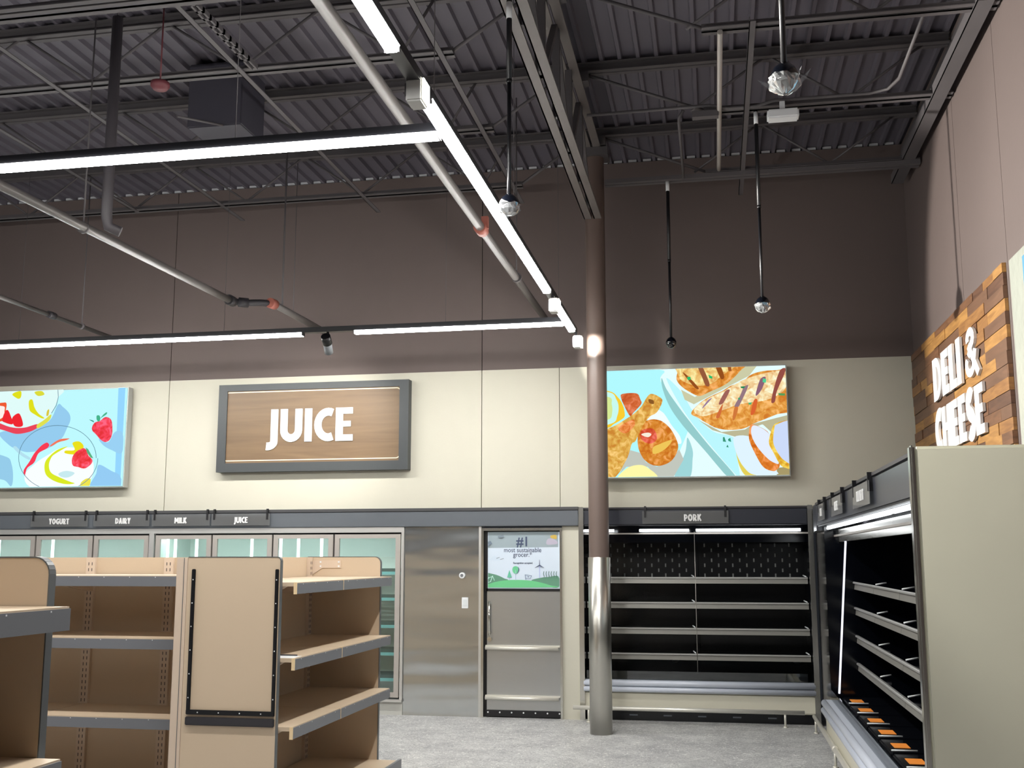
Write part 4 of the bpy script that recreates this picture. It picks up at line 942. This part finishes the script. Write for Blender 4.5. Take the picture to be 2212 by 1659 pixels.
cooler(E1, [-7.95, -7.28, -6.81], [(-9.45, -5.989)], 'glass-door cooler under the YOGURT and DAIRY plates', True)
cooler(E2, [-5.95 + .06, -5.80, -5.55, -4.93 + .02, -4.58, -3.98 - .4, -3.62 - .5], [(-5.989, -3.16)], 'glass-door cooler under the MILK and JUICE plates, ending at the steel panel', False)

# ------------------------------------------------------------------ stainless panel, its fittings, and the steel door
t = thing('steel_wall_panel', 'wavy stainless steel panel between the glass doors and the steel door', 'panel', (-2.76, 10.7, 0))
MB().bbox(-3.158, 10.685, 0, -2.372, 10.84, 1.885, .003).build('sheet', M_sheet, t)
MB().box(-2.372, 10.67, 0, -2.345, 10.84, 1.885).build('corner_angle', M_alu, t)
t = thing('alarm_sounder', 'small round white alarm sounder on the stainless panel', 'alarm', (-2.545, 10.685, 1.392))
MB().tube([(-2.545, 10.685, 1.392), (-2.545, 10.66, 1.392)], .030, 24).build('body', M_white, t)
MB().tube([(-2.545, 10.66, 1.392), (-2.545, 10.655, 1.392)], .016, 16).build('grille', M_strip, t)
t = thing('light_switch', 'white rectangular light switch on the stainless panel', 'switch', (-2.515, 10.685, 1.12))
MB().bbox(-2.548, 10.675, 1.062, -2.482, 10.685, 1.172, .003).build('cover_plate', M_white, t)
MB().box(-2.535, 10.67, 1.085, -2.495, 10.675, 1.15).build('rocker', mat('switch rocker', rgb(206, 212, 214), .4), t)

d = bpy.data.objects.new('door_1', None); COL.objects.link(d); d.location = (-1.93, 10.7, 0); struct(d); d.empty_display_size = .1
b = MB(); b.box(-2.345, 10.66, 0, -2.320, 10.76, 1.868); b.box(-1.540, 10.66, 0, -1.519, 10.76, 1.868); b.box(-2.320, 10.66, 1.840, -1.540, 10.76, 1.868)
b.build('door_frame', M_chrome, d)
b = MB(); b.box(-2.320, 10.735, 0, -1.540, 10.78, 1.84); b.build('gasket', M_black, d)
lf = MB().bbox(-2.292, 10.705, .02, -1.545, 10.735, 1.828, .003).build('door_leaf', mat('brushed stainless door', rgb(186, 188, 188), .32, metal=.95, var=.05, scale=1.2, stretch=(.8, 1, 3), bump=.004, bscale=2.2), d)
for z in (.675, .190):
    b = MB(); b.tube([(-2.300, 10.665, z), (-1.560, 10.665, z)], .017, 14); b.box(-2.30, 10.665, z + .015, -1.545, 10.706, z + .028)
    b.build('push_bar', M_rail, lf)
b = MB(); b.tube([(-2.262, 10.67, 1.135), (-2.262, 10.67, .80)], .010, 12); b.tube([(-2.262, 10.67, 1.10), (-2.262, 10.706, 1.10)], .014, 10); b.tube([(-2.262, 10.67, .83), (-2.262, 10.706, .83)], .014, 10); b.tube([(-2.262, 10.68, .76), (-2.262, 10.706, .76)], .024, 14)
b.build('handle', M_chrome, lf)
k = MB().box(-2.292, 10.698, .01, -1.545, 10.706, .072).build('kick_seal', M_black, lf)
for i in range(7):
    x = -2.278 + i * .120
    MB().tube([(x, 10.698, .05), (x, 10.694, .05)], .008, 8).build('screw', M_white, k)
t = thing('door_poster', 'grey-blue poster on the steel door reading #1 most sustainable grocer', 'poster', (-1.92, 10.7, 1.262))
b = MB(); b.box(-2.300, 10.697, 1.235, -1.545, 10.705, 1.262); b.box(-2.305, 10.697, 1.235, -2.284, 10.705, 1.832); b.build('holder', M_black, t)
MB().box(-2.284, 10.700, 1.262, -1.547, 10.705, 1.828).build('sheet', mat('poster pale blue', rgb(205, 218, 232), .5, var=.01), t)
paint(ART_POSTER, -2.3, 1.262, 10.700 - .0, t, 'poster')
ft = (R(90), 0, 0)
M_pt = mat('poster ink', rgb(64, 76, 104), .5)
YP = 10.6985
font_mesh('headline', '#1', .135, M_pt, t, (-1.922, YP, 1.685), ft, .0028, .9)
font_mesh('headline', 'most sustainable', .066, M_pt, t, (-1.925, YP, 1.625), ft, .0003, .88)
font_mesh('headline', 'grocer.*', .066, M_pt, t, (-1.925, YP, 1.578), ft, .0003, .88)
font_mesh('small_print', 'Recognition accepted.', .026, M_pt, t, (-1.920, YP, 1.508), ft, .0004, .88)

# ------------------------------------------------------------------ open refrigerated cases
def rot_z(rz): return Matrix.Rotation(rz, 3, 'Z')
def open_case(name, lab, loc, rz, W, shelves, nsec, lip_y, slots, left_trim=True, right_trim=True, fascia=(1.885, 2.06), depth=.98):
    t = thing(name, lab, 'refrigerated case', loc, rz, None)
    zf0, zf1 = fascia
    def B(mb, n, m, par=t): return mb.build(n, m, par, local=True)
    b = MB(); b.bbox(.04, -.04, zf0, W - .04, .03, zf1 - .012, .012); B(b, 'fascia', M_fascia2)
    B(MB().box(.02, -.045, zf1 - .012, W - .02, .5, zf1 + .006), 'top_cap', M_dark)
    B(MB().box(.02, .03, zf0 - .0, W - .02, depth, zf0 + .03), 'canopy', M_gloss)
    B(MB().box(.02, .28, 1.72, W - .02, .30, zf0), 'air_duct', M_gloss)
    B(MB().box(.02, .10, zf0 - .085, W - .02, .115, zf0 - .07), 'lamp_rail', M_alup)
    b = MB(); b.box(.02, depth - .18, .30, W - .02, depth - .15, 1.80); b.mi(1); rn = random.Random(5)
    for i in range(nsec):
        a, c = i * W / nsec, (i + 1) * W / nsec
        nx = max(4, int((c - a) / .145))
        for r_ in range(slots):
            for q in range(nx):
                x = a + .09 + (q + (.5 if r_ % 2 else 0)) * (c - a - .12) / nx
                z = 1.70 - r_ * .052
                b.box(x - .007, depth - .183, z - .022, x + .007, depth - .18, z + .014)
    B(b, 'back_panel', [M_satin, mat('slot highlight grey', rgb(150, 152, 150), .5, var=.3, scale=9)])
    for a in [0.0, W]:
        x0, x1 = (a + .02, a + .035) if a == 0 else (a - .035, a - .02)
        B(MB().box(x0, .02, .1, x1, depth, zf0), 'side_liner', M_gloss)
    for i in range(nsec + 1):
        x = min(max(i * W / nsec, .05), W - .05)
        B(MB().box(x - .018, depth - .21, .45, x + .018, depth - .18, 1.78), 'slotted_upright', M_satin)
    for z in shelves:
        for i in range(nsec):
            a, c = max(.045, i * W / nsec + .004), min(W - .045, (i + 1) * W / nsec - .004)
            b = MB(); b.box(a, lip_y + .01, z - .035, c, depth - .19, z - .012)
            b.prism([(depth - .2, z - .11), (depth - .2, z - .03), (lip_y + .1, z - .035)], 0, a + .002, a + .006)
            s = B(b, 'shelf', M_gloss)
            rb = MB(); rb.mi(0).prism([(lip_y - .014, z), (lip_y - .006, z + .005), (lip_y + .012, z + .002), (lip_y + .012, z - .012), (lip_y - .014, z - .010)], 0, a, c); rb.mi(1).prism([(lip_y + .002, z - .012), (lip_y + .010, z - .012), (lip_y + .004, z - .060), (lip_y - .004, z - .060)], 0, a, c)
            B(rb, 'price_rail', [M_alu, M_band], s)
            B(MB().tube([(c - .012, lip_y + .02, z + .008), (c - .035, lip_y + .10, z + .02)], .006, 6), 'divider_stub', M_white, s)
    # well, front and kick
    B(MB().box(.03, .03, .33, W - .03, depth - .18, .36), 'deck', M_satin)
    b = MB(); b.tube([(.034, -.035, .358), (W - .034, -.035, .358)], .030, 16); b.tube([(.034, -.045, .300), (W - .034, -.045, .300)], .026, 16); b.box(.03, -.035, .28, W - .03, .03, .386)
    B(b, 'bumper', M_bump)
    B(MB().box(.03, .02, .385, W - .03, .03, .47), 'front_glass', M_lip)
    B(MB().bbox(.03, -.03, .098, W - .03, .02, .275, .012), 'front_panel', M_case)
    b = MB(); b.box(.03, .03, 0, W - .03, .05, .098); k = B(b, 'kick_plate', M_satin)
    b = MB(); n = int(W / .33)
    for i in range(n):
        x = .18 + i * .33; b.box(x - .04, .027, .045, x + .04, .03, .058)
    B(b, 'kick_slots', M_fascia, k)
    def side(a, c, nm, m):
        B(MB().prism([(-.05, 0.02), (-.05, zf1 + .01), (depth, zf1 + .01), (depth, 0.02)], 0, a, c), nm, m)
    if left_trim: side(.0, .02, 'end_panel', M_case); B(MB().bbox(-.004, -.06, 0.0, .046, -.045, zf1 + .012, .004), 'edge_trim', M_chrome)
    if right_trim: side(W - .02, W, 'end_panel', M_case); B(MB().bbox(W - .046, -.06, 0.0, W + .004, -.045, zf1 + .012, .004), 'edge_trim', M_chrome)
    return t, B
t, B = open_case('pork_case', 'open black refrigerated case with four empty shelves under the PORK plate', (-1.345, 10.72, 0), 0, 2.27, (1.372, 1.125, .872, .622), 2, .23, 8)
for a, c in ((.04, .34), (.505, .585 - .02), (.595, 1.085), (1.155, 2.165)):
    if c - a > .2: B(MB().tube([(a, .08, 1.838), (c, .08, 1.838)], .014, 10), 'lamp_tube', M_tube)
B(MB().tube([(1.135, .23, .44), (1.135, .23, 1.83)], .004, 6), 'shelf_riser', M_alup)
for x in (.9, 2.13):
    B(MB().tube([(x, .80, .53), (x, .77, .53)], .045, 18), 'fan_guard', M_fascia)
plate(-.71, .13, 'PORK', -.215, .066, 'grey name plate reading PORK on the black case fascia', 1.962, 10.650, True)

t, B = open_case('deli_case', 'long open black refrigerated case along the side wall beneath the wooden sign', (.90, 9.58, 0), R(-90), 4.64, (1.362, 1.150, .918, .690), 4, .25, 4, False, False, (1.83, 2.03), .98)
for i in range(4):
    a = i * 1.16 + .07
    B(MB().tube([(a, .05, 1.818), (a + 1.04, .05, 1.818)], .012, 10), 'lamp_tube', M_tube)
B(MB().box(.25, .115, 1.70, 4.5, .14, 1.80), 'mirror_duct', M_chrome)
for i in range(9):
    x = .05 + .31 + i * .525 - .05
    b = MB(); b.bbox(x - .25, .10, .36, x + .25, .78, .415, .01); p_ = B(b, 'deck_pan', M_satin)
    B(MB().box(x - .085, .145, .415, x + .085, .24, .417), 'orange_tag', M_orange, p_)
    B(MB().tube([(x + .26, .10, .43), (x + .26, .25, .43)], .005, 8), 'divider_rod', M_white, p_)
# end panel facing the viewer, full height
B(MB().bbox(4.64, -.03, 0, 4.69, 1.035, 2.058, .012), 'end_panel', M_panel)
B(MB().bbox(4.635, -.052, 0, 4.695, -.03, 2.062, .008), 'edge_trim', M_chrome)
B(MB().box(4.688, .75, 2.020, 4.692, .80, 2.030), 'panel_slot', M_dark)
def side_plate(y0, y1, text, lab):
    t = thing('name_plate', lab, 'name plate', (.835, (y0 + y1) / 2, 1.93), 0, 'category name plates')
    MB().box(.835, y1, 1.865, .839, y0, 1.995).build('acrylic', M_plate, t)
    b = MB(); th = .062; wdt = textw(text, .88, .05) * th; yc = (y0 + y1) / 2
    lettering(b, text, th, lambda u, v, d: (.834 - d, yc + wdt / 2 - u, 1.898 + v), .003, xs=.88, gap=.05)
    b.build('lettering', M_letter, t)
    for y in (y0 - .03, y1 + .03): MB().box(.832, y - .008, 1.935, .86, y + .008, 2.04).build('clip', M_black, t)
side_plate(6.82, 6.10, 'DELI MEAT', 'clear name plate reading DELI MEAT on the side case fascia')
side_plate(8.08, 7.40, 'CHEESE', 'clear name plate reading CHEESE on the side case fascia')
side_plate(9.10, 8.60, 'DELI', 'clear name plate nearest the corner on the side case fascia')

t = thing('corner_filler', 'glossy black corner filler with a slanting white light strip', 'corner filler', (1.4, 10.1, 0))
b = MB(); b.box(.945, 9.60, .10, 1.93, 10.64, 2.03); b.build('body', M_gloss, t)
MB().prism([(.865, 9.62), (.88, 9.60), (.95, 9.60), (.95, 10.60), (.925, 10.60), (.87, 9.9)], 2, 1.80, 2.03).build('curved_fascia', M_fascia2, t)
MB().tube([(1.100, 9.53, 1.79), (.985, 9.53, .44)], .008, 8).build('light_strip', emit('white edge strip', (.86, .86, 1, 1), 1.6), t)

def bumper_rail(lab, pts, posts, r=.020):
    t = thing('bumper_rail', lab, 'bumper rail', pts[0], 0, 'floor bumper rails')
    b = MB(); b.tube(pts, r, 14); b.build('bar', M_rail, t)
    for x, y in posts:
        b = MB(); b.tube([(x, y, pts[0][2]), (x, y, 0.006)], .011, 10); b.tube([(x, y, .012), (x, y, .0)], .022, 12); b.build('post', M_rail, t)
bumper_rail('satin steel bumper rail along the floor before the pork case', [(-1.40, 10.53, .138), (.77, 10.53, .138)], [(-1.25, 10.53), (.592, 10.53)])
bumper_rail('satin steel bumper rail along the floor before the side case', [(.84, 10.32, .138), (.845, 4.95, .138)], [(.842, 10.24), (.843, 8.64), (.844, 7.05), (.845, 5.45)])
MB().tube([(.8425, 8.60, .138), (.8425, 8.68, .138)], .024, 14).build('collar', M_rail, bpy.data.objects['bumper_rail.001'])

# ------------------------------------------------------------------ gondola shelving
def gondola(lab, loc, rz, L, cuts, levels, D=.54, lip=-.085, near=True, far=True, base_lip=-.18, ups=None):
    t = thing('gondola_shelving', lab, 'shelving', loc, rz, 'tan gondola shelving')
    def B(mb, n, m, par=t): return mb.build(n, m, par, local=True)
    cuts = [0] + cuts + [L]
    H = 1.578
    for a, c in zip(cuts, cuts[1:]):
        B(MB().box(a + .002, D, .0, c - .002, D + .018, H), 'back_panel', M_tan)
    for x in (ups if ups is not None else cuts):
        x = min(max(x, .03), L - .03)
        b = MB(); b.mi(0).box(x - .032, D - .022, 0, x + .032, D, H)
        b.mi(1)
        for q in range(38):
            z = .12 + q * .038
            for dx in (-.014, .010): b.box(x + dx, D - .0235, z, x + dx + .004, D - .0215, z + .020)
        B(b, 'slotted_upright', [M_tan2, M_dark])
    for z in levels:
        for a, c in zip(cuts, cuts[1:]):
            a2, c2 = a + (.0 if a > 0 else -.0), c
            b = MB(); b.box(a2 + .003, lip + .012, z - .022, c2 - .003, D - .02, z); b.box(a2 + .003, lip, z - .062, c2 - .003, lip + .013, z)
            s = B(b, 'shelf', [M_edge if False else M_tan])
            B(MB().box(a2 + .003, lip - .005, z - .064, c2 - .003, lip, z - .005), 'price_strip', M_strip, s)
            B(MB().box(a2 + .001, lip - .0055, z - .065, a2 + .006, lip + .014, z + .0008), 'edge_cap', M_edge, s)
            for xb in (a2 + .012, c2 - .030):
                pr = [(D - .02, z - .022), (D - .02, z - .11), (D - .12, z - .10), (lip + .10, z - .045), (lip + .06, z - .022)]
                B(MB().prism(pr, 0, xb, xb + .018 if xb < c2 - .05 else xb + .018), 'bracket', M_tan2, s)
            b = MB()
            n = max(3, int((c2 - a2) / .16))
            for q in range(n):
                x = a2 + (q + .5) * (c2 - a2) / n
                b.box(x - .0022, lip - .0062, z - .012, x + .0022, lip - .0048, z - .008)
            B(b, 'rivets', M_white, s)
    b = MB(); b.box(0, base_lip + .02, .135, L, D - .02, .158); bd = B(b, 'base_deck', M_tan)
    b = MB(); b.box(0, base_lip, .02, L, base_lip + .02, .168); B(b, 'base_front', M_strip, bd)
    def endp(x0, x1, nm):
        r = .045 if x0 > 0 else .022; P = [(D + .018, 0.004), (D + .018, H)]
        P += [(r + r * math.cos(R(90 + 15 * q)), H - r + r * math.sin(R(90 + 15 * q))) for q in range(7)] + [(0, 0.004)]
        o = B(MB().prism(P, 0, x0, x1), nm, M_tan)
        E_ = MB()
        arcp = [(r + r * math.cos(R(90 + 15 * q)), H - r + r * math.sin(R(90 + 15 * q))) for q in range(7)]
        ed = [(D + .018, H)] + arcp + [(0, .02)]
        for p, q in zip(ed, ed[1:]):
            n_ = Vector((-(q[1] - p[1]), q[0] - p[0])).normalized() * -.004
            if p == ed[0] : n_ = Vector((0, .004))
            E_.prism([p, q, (q[0] + n_.x, q[1] + n_.y), (p[0] + n_.x, p[1] + n_.y)], 0, x0 - .002, x1 + .002)
        B(E_, 'edge_trim', M_gtrim, o)
        return o
    pn = endp(-.025, 0, 'end_panel') if near else None
    pf = endp(L, L + .025, 'end_panel') if far else None
    if not near:
        B(MB().box(-.02, -.0, .0, .0, D, H), 'end_fin', M_tan)
    return t, B, pn, pf
A, B, pn, pf = gondola('tan gondola shelving with the black-framed end panel, beside the open floor', (-2.405, 5.72, 0), R(90), 1.80, [.77], (1.438, 1.022, .652))
# end frame on the near panel (local x = -0.025 side)
sf = MB()
sf.bbox(-.036, .508, .712, -.025, .530, 1.512, .003); sf.bbox(-.036, .006, .712, -.025, .026, 1.512, .003); sf.bbox(-.038, .006, .712, -.025, .530, .738, .003)
s = B(sf, 'sign_frame', M_black, pn)
b = MB()
for y in (.519, .016):
    for q in range(6): b.box(-.0375, y - .003, .80 + q * .13, -.036, y + .003, .806 + q * .13)
for q in range(4): b.box(-.0395, .08 + q * .125, .722, -.038, .086 + q * .125, .728)
B(b, 'frame_rivets', M_white, s)
B(MB().bbox(-.040, .006, .655, -.025, .532, .700, .004), 'frame_ledge', M_dark, pn)
B(MB().bbox(-.022, .560, 0, .045, .632, 1.578, .004), 'end_post', M_tan2)
B(MB().box(-.024, .583, 0, -.021, .586, 1.575), 'post_groove', M_gtrim)
B(MB().prism([(.535, 1.555), (.44, 1.555), (.30, 1.555), (.30, 1.50), (.44, 1.50), (.535, 1.44)], 0, 1.792, 1.799), 'corner_plate', M_tan2, pf)
b = MB()
for y in (.455, .315):
    for z in (1.543, 1.512): b.box(1.789, y - .006, z - .006, 1.793, y + .006, z + .006)
B(b, 'plate_screws', M_white, pf)
t = thing('paper_sheet', 'white paper sheet lying on the middle shelf of the open-floor gondola', 'paper', (-2.45, 5.80, 1.022))
MB().box(-2.60, 5.735, 1.0222, -2.33, 5.86, 1.0236).build('sheet', M_white, t)
MB().box(-2.60, 5.862, 1.0222, -2.36, 5.872, 1.030).build('edge', M_dark, t)
gondola('tan gondola shelving standing crosswise against the framed end panel', (-5.30, 6.06, 0), 0, 2.235, [1.22], (1.470, 1.100, .640), D=.46, lip=-.08, near=False, far=False, ups=[.03, 1.22, 1.78])
gondola('tan gondola shelving cut off by the picture edge, closest to the viewer', (-1.82, .92, 0), R(90), 1.78, [.86], (1.446, 1.043, .65), lip=-.07)
